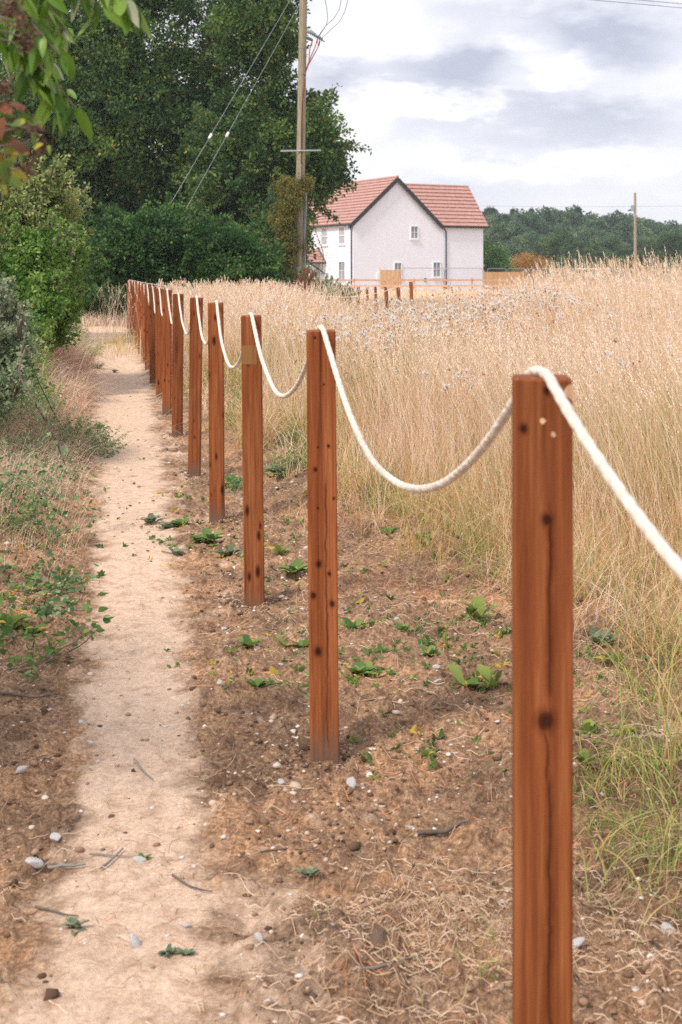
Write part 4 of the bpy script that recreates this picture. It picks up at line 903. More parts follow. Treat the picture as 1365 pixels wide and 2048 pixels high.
# clods and crumbs
def lumps(n, X, Y, R, mat, name, label, cat, sq=.65, tint=None):
    ico_v = np.array([[0, 0, 1], [.89, 0, .45], [.28, .85, .45], [-.72, .53, .45], [-.72, -.53, .45], [.28, -.85, .45], [.72, .53, -.45], [-.28, .85, -.45], [-.89, 0, -.45], [-.28, -.85, -.45], [.72, -.53, -.45], [0, 0, -1]])
    ico_f = np.array([[0, 1, 2], [0, 2, 3], [0, 3, 4], [0, 4, 5], [0, 5, 1], [1, 6, 2], [2, 7, 3], [3, 8, 4], [4, 9, 5], [5, 10, 1], [6, 7, 2], [7, 8, 3], [8, 9, 4], [9, 10, 5], [10, 6, 1], [11, 7, 6], [11, 8, 7], [11, 9, 8], [11, 10, 9], [11, 6, 10]])
    sc = R[:, None, None] * (1 + r.normal(0, .22, (n, 12, 1))) * np.stack([r.uniform(.8, 1.5, n), r.uniform(.8, 1.3, n), np.full(n, sq)], 1)[:, None]
    a = r.uniform(0, 6.28, n); c_, s_ = np.cos(a)[:, None], np.sin(a)[:, None]; v = ico_v[None] * sc
    v = np.stack([v[..., 0] * c_ - v[..., 1] * s_, v[..., 0] * s_ + v[..., 1] * c_, v[..., 2]], -1)
    v += np.stack([X, Y, ground(X, Y) + R * sq * .25], 1)[:, None]
    mb = MB().add(v.reshape(-1, 3), (ico_f[None] + 12 * np.arange(n)[:, None, None]).reshape(-1, 3), np.repeat(r.random(n), 20))
    return tag(mb.build(name, mat, smooth=True), label, cat, kind='stuff')
X, Y = scatter_soil(52000, r); dd = np.abs(X - path_c(Y)) / path_w(Y); k = r.random(len(X)) < (.10 + .90 * sstep(.8, 1.8, dd)) * (.25 + .75 * sstep(.42, .6, fbm(X, Y, 2.2, 3, 95))); X, Y = X[k], Y[k]
for q in range(7):
    a = r.uniform(0, 6.28, 260); rr_ = .055 + .09 * r.random(260) ** 1.6; X = np.r_[X, tops[q][0] + np.cos(a) * rr_]; Y = np.r_[Y, tops[q][1] + np.sin(a) * rr_]
n = len(X)
lumps(n, X, Y, .0014 + .0070 * r.random(n) ** 3.2 + .009 * (r.random(n) < .012), M['crumb'], 'soil_crumbs', 'brown crumbs of earth loose on the soil', 'soil')
X, Y = scatter_soil(1700, r); k = r.random(len(X)) < .75; X, Y = X[k], Y[k]; n = len(X)
lumps(n, X, Y, .0018 + .0065 * r.random(n) ** 3.0, M['stone'], 'gravel', 'tiny pale stones and chips strewn over the soil and path', 'gravel', .5)

# flints and stones one can pick out
ico = [(280, 1714, .014, 'white oval pebble on the pale path beside a green sprig', 0), (270, 1888, .019, 'large pale flint with a dark underside lying on the near path', 0), (43, 1545, .020, 'bluish white angular flint on dark soil at the left edge', 0),
       (112, 1658, .015, 'dark grey flint with a white top, left of the path', 0), (703, 1578, .014, 'cream flint right of the second post foot', 0), (565, 1558, .016, 'pale pinkish flint in dark soil right of the path', 0),
       (793, 1248, .016, 'white flint beside a dark clod behind the second post', 0), (755, 1311, .012, 'white flint on straw right of the second post', 0), (873, 1363, .012, 'upper of two white flints beside dock leaves', 0), (877, 1384, .015, 'lower of two white flints beside dock leaves', 0),
       (68, 1722, .017, 'pinkish stone lying in dark soil at lower left', 0), (222, 1622, .008, 'small dark stone on the pale path', 1), (100, 1435, .010, 'small bluish flint below the twig on the left bank', 0), (155, 1620, .010, 'small dark stone at the left edge of the pale path', 1),
       (513, 1884, .014, 'white stone at the edge of the straw on the near path', 0), (448, 1265, .010, 'white flake left of the third post foot', 0), (612, 1098, .011, 'white flint among straw behind the second post', 0), (1153, 1900, .016, 'white stone at the right foot of the nearest post', 0),
       (1337, 1852, .017, 'white chip standing in grass near the right edge', 0), (424, 1690, .008, 'brown nut-sized clod on the near path', 1), (755, 1895, .024, 'dark clod half buried in the straw in the foreground', 1), (440, 1390, .010, 'white stone left of the green weeds by the path', 0),
       (330, 878, .012, 'white stone at the foot of the sixth post', 0), (820, 1640, .010, 'pale stone in front of the piece of bark', 0), (562, 1345, .008, 'pale pebble right of the green weed row', 0), (770, 1235, .022, 'dark clod beside the white flint behind the second post', 1),
       (1000, 1790, .010, 'pale chip in front of the nearest post', 0), (373, 1858, .008, 'white chip on the near path above the green sprig', 0)]
def stone_mesh(seed):
    bm = __import__('bmesh').new(); __import__('bmesh').ops.create_icosphere(bm, subdivisions=3, radius=1); rr_ = np.random.default_rng(seed); A = unit(9, rr_); cut = rr_.uniform(.55, .9, 9)
    for v_ in bm.verts:
        c = np.array(v_.co)
        for a_, k_ in zip(A, cut):
            q = c @ a_
            if q > k_: c = c - a_ * (q - k_) * .92
        v_.co = Vector(c * [1.25, .9, .55])
    me = bpy.data.meshes.new('flint'); bm.to_mesh(me); bm.free(); return me
sm = []
for q in range(6):
    me = stone_mesh(q); me2 = me.copy(); me.materials.append(M['stone']); me2.materials.append(M['darkstone']); sm.append((me, me2))
for q, (px, py, R, lab, dk) in enumerate(ico):
    Y = F * 1.25 / (py - HZ); X = (px - 682.5) / F * Y
    o = link('clod' if 'clod' in lab else 'stone', sm[q % 6][dk]); o.scale = (R,) * 3; o.rotation_euler = (rng.normal(0, .3), rng.normal(0, .3), rng.uniform(0, 6)); o.location = (X, Y, gz(X, Y) + R * .2)
    tag(o, lab, 'clod' if 'clod' in lab else 'stone', 'loose stones on the soil')
# twigs
TW = [((0, 1408), (118, 1414), .004, 'long straight twig on the dark bank, left edge'), ((268, 1522), (306, 1558), .003, 'short curved pale twig on the path'), ((345, 1760), (424, 1790), .0028, 'thin brown twig on the near path, right of the pebble'), ((95, 1715), (172, 1722), .004, 'curved grey twig left of the near path'),
      ((178, 1702), (280, 1700), .002, 'thin twig touching the white oval pebble'), ((835, 1670), (940, 1678), .006, 'dark brown piece of bark lying on soil between the two nearest posts'), ((200, 1728), (248, 1690), .0035, 'pale straw-like twig left of the white oval pebble'), ((70, 1800), (160, 1830), .003, 'brown twig in soil at lower left'),
      ((322, 1106), (372, 1112), .0028, 'dark twig by the weeds left of the fourth post foot'), ((520, 1720), (640, 1690), .002, 'wispy dry stalk right of the dark hollow'), ((700, 1965), (840, 1925), .004, 'long dry stalk lying across the foreground straw')]
for (a, b, R, lab) in TW:
    p = []
    for px, py in (a, b): Y = F * 1.25 / (py - HZ); p.append((( px - 682.5) / F * Y, Y))
    t = np.linspace(0, 1, 14); x = p[0][0] + (p[1][0] - p[0][0]) * t; y = p[0][1] + (p[1][1] - p[0][1]) * t + .012 * np.sin(t * 3.1 + R * 900) ; x += np.cumsum(r.normal(0, .0006, 14))
    z = np.convolve(np.pad(ground(x, y), 2, 'edge'), np.ones(5) / 5, 'valid') + R * 1.2 + .003
    c = np.array([x[0], y[0], z[0]]); mb = MB().tube(np.c_[x, y, z] - c, np.linspace(R, R * .5, 14) * (1 + r.normal(0, .08, 14)), 7)
    o = mb.build('twig', M['bark'] if 'brown' in lab or 'dark' in lab else M['greybark'], smooth=True); o.location = c; tag(o, lab, 'twig', 'twigs lying on the ground')

# green weeds
def weed_mesh(seed, n, L_, up, width=.42, mat='weed'):
    r = np.random.default_rng(seed); mb = MB(); a = r.uniform(0, 6.28, n); el = r.uniform(up * .4, up * 1.3, n); l = L_ * r.uniform(.55, 1.2, n)
    seg = 5; t = np.linspace(0, 1, seg + 1)
    for q in range(n):
        d_ = np.array([math.cos(a[q]), math.sin(a[q]), 0]); s = np.array([-d_[1], d_[0], 0]); c = d_ * (t * l[q] * math.cos(el[q]))[:, None] + np.array([0, 0, 1]) * (l[q] * math.sin(el[q]) * (t - .35 * t ** 2.5))[:, None] + r.normal(0, L_ * .1, 3) * [1, 1, 0]
        wv = l[q] * width * .5 * np.sin(np.pi * np.clip(t * .82 + .14, 0, 1)) ** 1.1 * (1 + r.normal(0, .15, seg + 1)); wv[0] *= .3; wv[-1] = .001
        fold = np.array([0, 0, 1.]) * (wv * .35)[:, None]
        V = np.stack([c - s * wv[:, None] + fold, c, c + s * wv[:, None] + fold], 1).reshape(-1, 3)
        f = [[3 * i + k, 3 * i + k + 1, 3 * i + k + 4, 3 * i + k + 3] for i in range(seg) for k in (0, 1)]
        mb.add(V, f, float(np.clip(r.normal(.45, .25), 0, 1)) if r.random() > .12 else 1.0)
    return mb.build('weed', M[mat], mesh_only=True, smooth=True)
WM = [weed_mesh(70, 9, .06, .9), weed_mesh(71, 14, .05, .6), weed_mesh(72, 7, .075, 1.1, .36), weed_mesh(73, 22, .04, .7, .5), weed_mesh(74, 18, .05, .8, .4, 'greyweed')]
WD = [(950, 1250, 2, 1.3, 'tall leafy dock plant on the earth ridge left of the nearest post'), (935, 1385, 0, 1.3, 'dock plant with broad upright leaves beside the white flints'), (985, 1385, 2, 1.0, 'dock plant touching the left edge of the nearest post'), (712, 1275, 1, 1.1, 'green seedling cluster just right of the second post'),
      (805, 1275, 1, .7, 'small green dock leaves below the white flint'), (715, 1365, 3, 1.2, 'green and yellow weed at the right side of the second post'), (745, 1360, 0, .8, 'weed with an orange dying leaf right of the second post'), (850, 1520, 0, .9, 'lone green weed with one large leaf between the two nearest posts'),
      (500, 1310, 1, .9, 'left weed of the row between third and second posts'), (575, 1312, 0, .8, 'upright weed in the row left of the second post'), (605, 1312, 0, .8, 'weed touching the left side of the second post'), (515, 1395, 3, 1.1, 'bushy bright green weed right of the path'), (465, 1395, 0, .6, 'small pale weed with white flakes right of the path'), (545, 1398, 1, .6, 'yellowing weed end of the low row'),
      (362, 1052, 3, 1.4, 'dark green weed left of the fourth post foot'), (335, 1055, 4, .9, 'little dark weed left of the fourth post'), (300, 1048, 4, 1.2, 'pale leafy weed at the path edge'), (420, 1080, 1, 1.5, 'yellow-green weed in front of the fourth post'), (395, 1085, 3, 1.0, 'small weed left of the yellow-green one'), (350, 1110, 4, .9, 'grey-green seedling on the path edge'),
      (560, 1105, 0, 1.2, 'weed with a bright yellow leaf right of the third post'), (468, 968, 3, 2.0, 'dark green weed right of the fourth post'), (590, 1160, 1, 1.3, 'green weed left of the second post, halfway down'), (145, 960, 4, 1.6, 'grey-green seedling below the nettle clump'), (85, 1000, 4, 1.5, 'dark seedling on the left bank'), (200, 855, 3, 1.4, 'small green weed right of the nettles'),
      (195, 738, 4, 2.2, 'weed on the far left part of the path'), (228, 745, 4, 1.3, 'smaller weed in the middle of the far path'), (288, 1708, 3, .55, 'tiny green sprig behind the white oval pebble'), (335, 1912, 4, .5, 'left part of the green sprig on the near path'), (372, 1916, 4, .45, 'right part of the green sprig on the near path'), (155, 1850, 4, .7, 'small green sprout at the left of the near path'),
      (815, 1690, 4, .6, 'tiny grey weed in front of the piece of bark'), (1180, 1465, 2, .9, 'bright green dandelion leaves right of the nearest post'), (1165, 1550, 2, .8, 'upright green leaves close to the right side of the nearest post'), (1215, 1550, 2, .7, 'darker upright leaves further right of the nearest post'), (1230, 1350, 0, .9, 'green plant in straw near the right tufts'), (1195, 1310, 4, 1.2, 'grey-green plant at the field edge right of the nearest post'),
      (620, 1770, 4, .6, 'pale green weed beside the dark hollow'), (640, 1840, 0, .5, 'green leaf at lower middle soil'), (20, 1250, 2, 1.2, 'broad-leaved plant at the left edge'), (60, 1270, 0, 1.3, 'dark leafy sprig on the left bank'), (455, 1110, 4, 1.2, 'weed right of the fourth post on brown soil'), (600, 945, 4, 2.5, 'leafy grey-green plant between second and third posts'), (560, 960, 4, 2.0, 'sparse green plant just right of the third post'),
      (780, 1070, 3, 1.2, 'orange-yellow low plant at the grass edge'), (860, 1330, 1, .8, 'small green leaves on the earth ridge'), (840, 1100, 3, 1.0, 'yellowed plant below the hanging rope')]
for q, (px, py, k, s, lab) in enumerate(WD):
    Y = F * 1.25 / (py - HZ); X = (px - 682.5) / F * Y
    if X > grass_b(Y) - .4 or X < path_c(Y) - .4: Y *= .97; X *= .97
    o = link('weed_plant', WM[k]); o.location = (X, Y, gz(X, Y) - .002); o.scale = (s * (1.3 if Y > 4 else .95),) * 3; o.rotation_euler = (0, 0, q * 2.4); tag(o, lab, 'weed', 'green weeds growing in the soil')

mb = MB(); r = np.random.default_rng(90)
for px, py, cnt, sx, sy in ((40, 1090, 110, .12, .35), (90, 1180, 60, .08, .3), (30, 960, 90, .2, .5), (780, 1290, 70, .30, .28), (940, 1330, 90, .16, .25), (940, 1240, 60, .15, .2), (500, 1080, 55, .22, .3), (395, 1075, 45, .16, .25), (520, 1350, 40, .14, .16), (590, 1160, 30, .15, .2), (700, 1370, 40, .08, .12), (850, 1500, 25, .12, .12), (1200, 1500, 50, .10, .2), (640, 1050, 40, .3, .4), (380, 990, 20, .1, .4), (60, 1180, 60, .14, .3), (80, 1000, 40, .12, .4), (900, 1120, 40, .3, .3), (1230, 1360, 40, .12, .2)):
    yc = F * CAMZ / (py - HZ); xc = (px - 682.5) / F * yc
    for q in range(cnt):
        X = xc + r.normal(0, sx); Y = yc + r.normal(0, sy); z = gz(X, Y); m = r.integers(3, 9); d = unit(m, r); d[:, 2] = abs(d[:, 2]) * .7 + .1
        fineleaves(mb, np.array([[X, Y, z + .002]]) + r.normal(0, .006, (m, 3)) * [1, 1, .2], d, r.uniform(.010, .030), .45, np.clip(r.uniform(.0, .9) + r.normal(0, .1, m), 0, 1) if r.random() > .1 else np.full(m, 1.), r, 4)
tag(mb.build('seedlings', M['weed']), 'tiny green seedlings scattered in patches over the soil', 'seedlings', kind='stuff')
# white flowers left of the path end
root = thing('bindweed_plant', 'white flowers hanging at the left edge of the path end', 'flower', tuple(PX(127, 660, 16.5) * [1, 1, 0] + [0, 0, .2])); b = np.array(root.location)
mb = MB(); st = MB()
for px, py in ((127, 612), (128, 620), (126, 627), (121, 640), (128, 640), (131, 636), (118, 644)):
    c = PX(px, py, 16.5) - b; leaves(mb, c + r.normal(0, .008, (12, 3)), unit(12, r), .032, .7, r=r); st.tube([np.zeros(3), c * [.6, .6, .6], c], .003, 4)
mb.build('petals', M['petal'], root)['kind'] = 'stuff'; st.build('stems', M['haw'], root)

# ------------------------------------------------------------------ the white house
YAW = math.radians(27)
HX, HY = .95, 105.0
house = thing('white_house', 'two-storey white rendered house with red tiled roofs and black trim', 'house', (HX, HY, 0), YAW)
EV, RG, W1, W2, RX = 5.40, 8.86, 7.7, 12.0, 3.85
WR, WH = 8.50, 2.75
LEN = 15.0
wb = MB()
wb.prism([(0, -.3), (W1, -.3), (W1, EV), (RX, RG - .12), (0, EV)], 0, LEN); wb.build('wall', M['wall'], house)
wb = MB()   # wing, flush in front with the gable
v = [(W1 + .002, 0, -.3), (W2, 0, -.3), (W2, 2 * WH, -.3), (W1 + .002, 2 * WH, -.3), (W1 + .002, 0, EV), (W2, 0, EV), (W2, 2 * WH, EV), (W1 + .002, 2 * WH, EV), (W1 + .002, WH, WR - .12), (W2, WH, WR - .12)]
wb.add(v, [[0, 1, 5, 4], [2, 3, 7, 6]]); wb.add(v, [[1, 2, 6, 9, 5]]); wb.add(v, [[4, 5, 9, 8], [6, 7, 8, 9]]); wb.build('wall', M['wall'], house)
def courses(el, er, rl, rr, n, th=.085, lap=.02):
    el, er, rl, rr = (np.array(q, float) for q in (el, er, rl, rr)); nrm = np.cross(er - el, rl - el); nrm /= np.linalg.norm(nrm)
    if nrm[2] < 0: nrm = -nrm
    mb = MB()
    for i in range(n):
        a, b = i / n, (i + 1) / n; A0 = el + (rl - el) * a; B0 = er + (rr - er) * a; A1 = el + (rl - el) * b; B1 = er + (rr - er) * b
        up = nrm * (th + lap); lo_ = nrm * lap
        mb.add([A0, B0, A0 + up, B0 + up, A1 + lo_, B1 + lo_], [[0, 1, 3, 2], [2, 3, 5, 4]], rng.random())
        mb.add([A0, A0 + up, A1 + lo_, A1], [[0, 1, 2, 3]]); mb.add([B0, B0 + up, B1 + lo_, B1], [[0, 1, 2, 3]])
    return mb
OV = .28; sl_ = (RG - EV) / RX
zo = EV - OV * sl_
courses((-OV, -.22, zo), (-OV, LEN + .2, zo), (RX, -.22, RG), (RX, LEN + .2, RG), 14).build('roof', M['tile'], house)['label'] = 'long left slope of the main red tiled roof'
courses((W1 + OV, -.22, zo), (W1 + OV, LEN + .2, zo), (RX, -.22, RG), (RX, LEN + .2, RG), 14).build('roof', M['tile'], house)
sw = (WR - EV) / WH; zw = EV - OV * sw
# valley between the wing's front slope and the gable roof
def vx(y, z): return RX + (RG - z) / sl_
courses((vx(-OV, zw) + .02, -OV, zw), (W2 + .3, -OV, zw), (vx(WH, WR), WH, WR), (W2 + .3, WH, WR), 11).build('roof', M['tile'], house)['label'] = 'right-hand tiled roof over the side wing'
courses((vx(0, zw), 2 * WH + OV, zw), (W2 + .3, 2 * WH + OV, zw), (vx(0, WR), WH, WR), (W2 + .3, WH, WR), 11).build('roof', M['tile'], house)
mb = MB(); mb.tube([(RX, -.24, RG + .06), (RX, LEN + .2, RG + .06)], .10, 10); mb.build('ridge_tiles', M['tile'], house)
mb = MB(); mb.tube([(vx(0, WR), WH, WR + .05), (W2 + .3, WH, WR + .05)], .09, 10); mb.build('ridge_tiles', M['tile'], house)
# barge boards, fascias, gutters
def board(a, b, w_, t_, name, down=True, y=None):
    a, b = np.array(a, float), np.array(b, float); mb = MB(); o_ = np.array([0, 0, -w_]); tv = np.array([0, t_, 0]) if y is None else np.array(y)
    mb.add([a, b, b + o_, a + o_, a + tv, b + tv, b + o_ + tv, a + o_ + tv], [[0, 1, 2, 3], [7, 6, 5, 4], [0, 4, 5, 1], [3, 2, 6, 7], [0, 3, 7, 4], [1, 5, 6, 2]]); return mb.build(name, M['black'], house)
board((-OV, -.27, zo + .05), (RX, -.27, RG + .05), .40, .05, 'barge_board'); board((W1 + OV + .02, -.27, zo + .03), (RX, -.27, RG + .05), .40, .05, 'barge_board')
mb = MB(); mb.prism([(-OV, zo + .02), (RX, RG + .0), (W1 + OV, zo + .02), (W1 + OV, zo - .06), (RX, RG - .10), (-OV, zo - .06)], -.215, -.01); mb.build('soffit', M['black'], house)
MB().box((-OV + .05, LEN / 2, zo - .06), (.12, LEN + .3, .17)).build('gutter', M['black'], house)
MB().box(((W1 + W2) / 2 + .35, -OV + .03, zw - .06), (W2 - W1 + .25, .12, .16)).build('gutter', M['black'], house)
MB().box(((W1 + W2) / 2 + .35, -.11, zw + .06), (W2 - W1 + .2, .20, .05)).build('soffit', M['black'], house)
mb = MB(); mb.tube([(W2 + .29, -OV, zw + .06), (W2 + .29, WH, WR + .06)], .035, 6); mb.tube([(W2 + .29, 2 * WH + OV, zw + .06), (W2 + .29, WH, WR + .06)], .035, 6); mb.build('verge_trim', M['tile'], house)
def pipe(pts, w_=.055): return MB().tube(pts, w_, 8).build('downpipe', M['blue'], house, True)
pipe([(-OV, .16, zo - .1), (-.09, .16, zo - .5), (-.09, .16, .0)]); pipe([(8.05, -OV + .05, zw - .1), (8.42, -.07, zw - .45), (8.42, -.07, .0)])
MB().box((-.2, .16, zo - .22), (.2, .22, .28)).build('rain_hopper', M['black'], house)
def window(x, z0, z1, w_, side='front', curtain=False, cols=2, rows=2):
    # local frame: centre at the base; front wall faces -y, left wall faces -x
    e_ = link('window', None, house); e_.location = (x, 0, (z0 + z1) / 2) if side == 'front' else (0, x, (z0 + z1) / 2); e_.rotation_euler = (0, 0, 0 if side == 'front' else -math.pi / 2)
    h_ = z1 - z0; fr = MB(); t_ = .075
    for sx in (-1, 1): fr.box((sx * (w_ / 2 - t_ / 2), -.035, 0), (t_, .07, h_))
    for sz in (-1, 1): fr.box((0, -.034, sz * (h_ / 2 - t_ / 2)), (w_ - 2 * t_, .066, t_))
    for c_ in range(1, cols): fr.box((-w_ / 2 + t_ + (w_ - 2 * t_) * c_ / cols, -.030, 0), (.03, .05, h_ - 2 * t_))
    for c_ in range(1, rows): fr.box((0, -.029, -h_ / 2 + t_ + (h_ - 2 * t_) * c_ / rows), (w_ - 2 * t_, .055, .06 if curtain else .03))
    fr.build('window_frame', M['white'], e_)
    MB().box((0, -.010, 0), (w_ - 2 * t_, .02, h_ - 2 * t_)).build('pane', M['curtain'] if curtain else M['glass'], e_)
    MB().box((0, -.06, -h_ / 2 - .035), (w_ + .12, .12, .06)).build('sill', M['white'], e_)
window(5.48, 4.0, 5.08, .74); window(3.97, .95, 2.16, .72); window(7.55, .95, 2.22, .76)
for t_ in (1.87, 5.0, 8.3): window(t_, 3.55, 5.0, 1.15, 'left', True, 1, 2)
window(1.87, .72, 2.25, 1.15, 'left', False, 2, 2); window(9.9, .72, 2.25, 1.15, 'left', False, 2, 2); window(11.5, 3.55, 5.0, 1.15, 'left', True, 1, 2)
# porch
def porch():
    t0, t1, z0, z1, d_ = 4.9, 7.4, 2.15, 3.3, 1.5; c_ = (t0 + t1) / 2
    p = link('porch', None, house)
    courses((-d_, t0 - .1, z0), (0, t0 - .1, z0), (-d_, c_, z1), (0, c_, z1), 5, .05).build('porch_roof', M['tile'], p)
    courses((-d_, t1 + .1, z0), (0, t1 + .1, z0), (-d_, c_, z1), (0, c_, z1), 5, .05).build('porch_roof', M['tile'], p)
    mb = MB()
    for a, b in (((-d_ - .03, t0 - .15, z0), (-d_ - .03, c_, z1 + .04)), ((-d_ - .03, t1 + .15, z0), (-d_ - .03, c_, z1 + .04)), ((-.04, t0 - .15, z0), (-.04, c_, z1 + .1))): mb.tube([a, b], .09, 4)
    mb.box((-d_ / 2, t0 - .1, z0 - .03), (d_, .1, .14)); mb.box((-d_ / 2, t1 + .1, z0 - .03), (d_, .1, .14)); mb.box((-d_, c_, z0 + .1), (.08, t1 - t0, .09)); mb.tube([(-d_, c_, z0 + .1), (-d_, c_, z1)], .05, 4)
    for s in (t0, t1): mb.tube([(-.05, s, z0 - .9), (-d_ * .9, s, z0 - .06)], .06, 4)
    mb.build('porch_timber', M['black'], p)
porch()
dr = link('door', None, house); MB().box((-.03, 6.15, 1.05), (.06, .95, 2.1)).build('door_leaf', M['conduit'], dr); MB().box((-.065, 6.15, 1.4), (.012, .35, .9)).build('pane', M['glass'], dr)
mb = MB(); mb.box((-.03, 5.62, 1.05), (.08, .1, 2.2)); mb.box((-.03, 6.68, 1.05), (.08, .1, 2.2)); mb.box((-.03, 6.15, 2.155), (.08, .95, .1)); mb.build('door_frame', M['white'], dr)
MB().box((-.05, 4.45, 1.15), (.1, .28, .3)).build('meter_box', M['conduit'], house)
MB().box((2.35, -.04, 1.05), (.6, .08, .55)).build('meter_box', M['white'], house)
MB().box((6.5, -.04, .75), (.14, .08, .28)).build('outside_tap', M['blue'], house)
# small lean-to at the right end
mb = MB(); mb.add([(W2, .6, 2.35), (W2 + .55, .6, 1.95), (W2 + .55, 3.4, 1.95), (W2, 3.4, 2.35), (W2, .6, 2.22), (W2 + .55, .6, 1.82), (W2 + .55, 3.4, 1.82), (W2, 3.4, 2.22)], [[0, 1, 2, 3], [7, 6, 5, 4], [0, 4, 5, 1], [1, 5, 6, 2], [2, 6, 7, 3]]); mb.build('side_canopy', M['conduit'], house)

# ------------------------------------------------------------------ fences by the house
def rail_fence(pxs, Y, label):
    xs_ = [(p - 682.5) / F * Y for p in pxs]; g = float(ground(xs_[0], Y, False)); root = thing('rail_fence', label, 'fence', (xs_[0], Y, g))
    for x in xs_: MB().box((x - xs_[0], 0, .45), (.13, .1, 1.0)).build('fence_post', M['pale_wood'], root)
    for z in (.80, .40): MB().box(((xs_[-1] - xs_[0]) / 2, -.07, z), (xs_[-1] - xs_[0] + .2, .04, .12)).build('rail', M['pale_wood'], root)
rail_fence([648, 709, 769, 829, 888, 945, 1000, 1060], 94, 'two-rail pale timber fence in front of the white house')
def board_panel(px0, px1, Y, h_, label, post_h, name='board_gate', cat='gate'):
    x0, x1 = (px0 - 682.5) / F * Y, (px1 - 682.5) / F * Y; root = thing(name, label, cat, (x0, Y, 0)); n = int((x1 - x0) / .14) + 1
    mb = MB()
    for q in range(n): mb.box(((q + .5) * (x1 - x0) / n, (q % 2) * .012, h_ / 2), ((x1 - x0) / n * .94, .02, h_ + (.02 if q % 3 else -.0)), tint=rng.random())
    mb.build('boards', M['gate_wood'], root)
    for x, hh in ((-.06, post_h), (x1 - x0 + .06, post_h * .97)): MB().box((x, .02, hh / 2), (.11, .11, hh)).build('gate_post', M['pale_wood'], root)
board_panel(763, 800, 99, 1.52, 'small orange timber board gate standing against the white gable wall', 1.66)
board_panel(970, 1046, 107, 1.38, 'orange timber board fence at the right-hand corner of the house', 1.5, 'board_fence', 'fence')
# temporary mesh fence panels
def mesh_panel_fence(px0, px1, Y0, Y1, zt, label):
    a = np.array([(px0 - 682.5) / F * Y0, Y0, 0]); b = np.array([(px1 - 682.5) / F * Y1, Y1, 0]); d_ = b - a; L_ = np.linalg.norm(d_)
    root = thing('mesh_fence_panel', label, 'fence panel', tuple(a), math.atan2(d_[1], d_[0]), 'temporary steel mesh panels by the house')
    c_ = .18; P_ = [(0, 0), (0, zt - c_), (c_ * .3, zt - c_ * .3), (c_, zt), (L_ - c_, zt), (L_ - c_ * .3, zt - c_ * .3), (L_, zt - c_), (L_, 0)]
    MB().tube([(x, 0, z) for x, z in P_], .028, 6).build('tube_frame', M['steel'], root)
    mb = MB()
    for x in np.arange(.12, L_, .16): mb.tube([(x, 0, .1), (x, 0, zt)], .0025, 3, caps=False)
    for z in np.arange(.3, zt, .30): mb.tube([(.02, 0, z), (L_ - .02, 0, z)], .0025, 3, caps=False)
    mb.build('wire_mesh', M['lightwire'], root)
for q, a in enumerate([(805, 889, 98, 99, 1.66), (890, 966, 99, 100, 1.66), (975, 1013, 112, 114, 1.68), (1014, 1051, 114, 112, 1.68), (1052, 1101, 105, 100, 1.62), (1102, 1150, 100, 102, 1.60), (1151, 1205, 102, 101, 1.60), (1206, 1262, 101, 103, 1.6)]):
    mesh_panel_fence(*a, ['steel mesh panel in front of the gable window', 'steel mesh panel in front of the wing wall', 'steel mesh panel just right of the house corner', 'steel mesh panel left of the orange bush', 'steel mesh panel below the orange bush', 'steel mesh panel left of the pale signs', 'steel mesh panel carrying the pale signs', 'steel mesh panel nearest the far utility pole'][q])
for px, w_, lab in ((1178, .55, 'left pale blue sign board hung on the mesh fence'), (1199, .28, 'narrow right pale sign board hung on the mesh fence')):
    X = (px - 682.5) / F * 101.2; o = MB().box((0, 0, 0), (w_, .03, .5)).build('sign_board', M['signp']); o.location = (X, 101.2, 1.1); tag(o, lab, 'sign')

# ------------------------------------------------------------------ far utility pole
YF = 125; root = thing('utility_pole', 'far slim utility pole with a small transformer in front of the woods', 'utility pole', tuple(PX(1271, 0, YF) * [1, 1, 0])); bx = root.location[0]
wf = lambda px, py: np.array([(px - 682.5) / F * YF - bx, 0, CAMZ + (HZ - py) / F * YF])
MB().tube([wf(1271.5, 560), wf(1271, 385)], [.15, .11], 10).build('pole_shaft', M['pole'], root); MB().box(wf(1266, 416), (.28, .3, .55)).build('transformer', M['conduit'], root)
MB().tube([wf(1257, 421), wf(1266, 418)], .09, 6).build('insulator', M['ceramic'], root); MB().tube([wf(1273.5, 545), wf(1273, 430)], .05, 6).build('conduit', M['lightwire'], root)
wire('faint wire crossing above the woods at the far utility pole', PX(940, 411, 140), PX(1560, 408, 118), .15, .009, M['wire'])

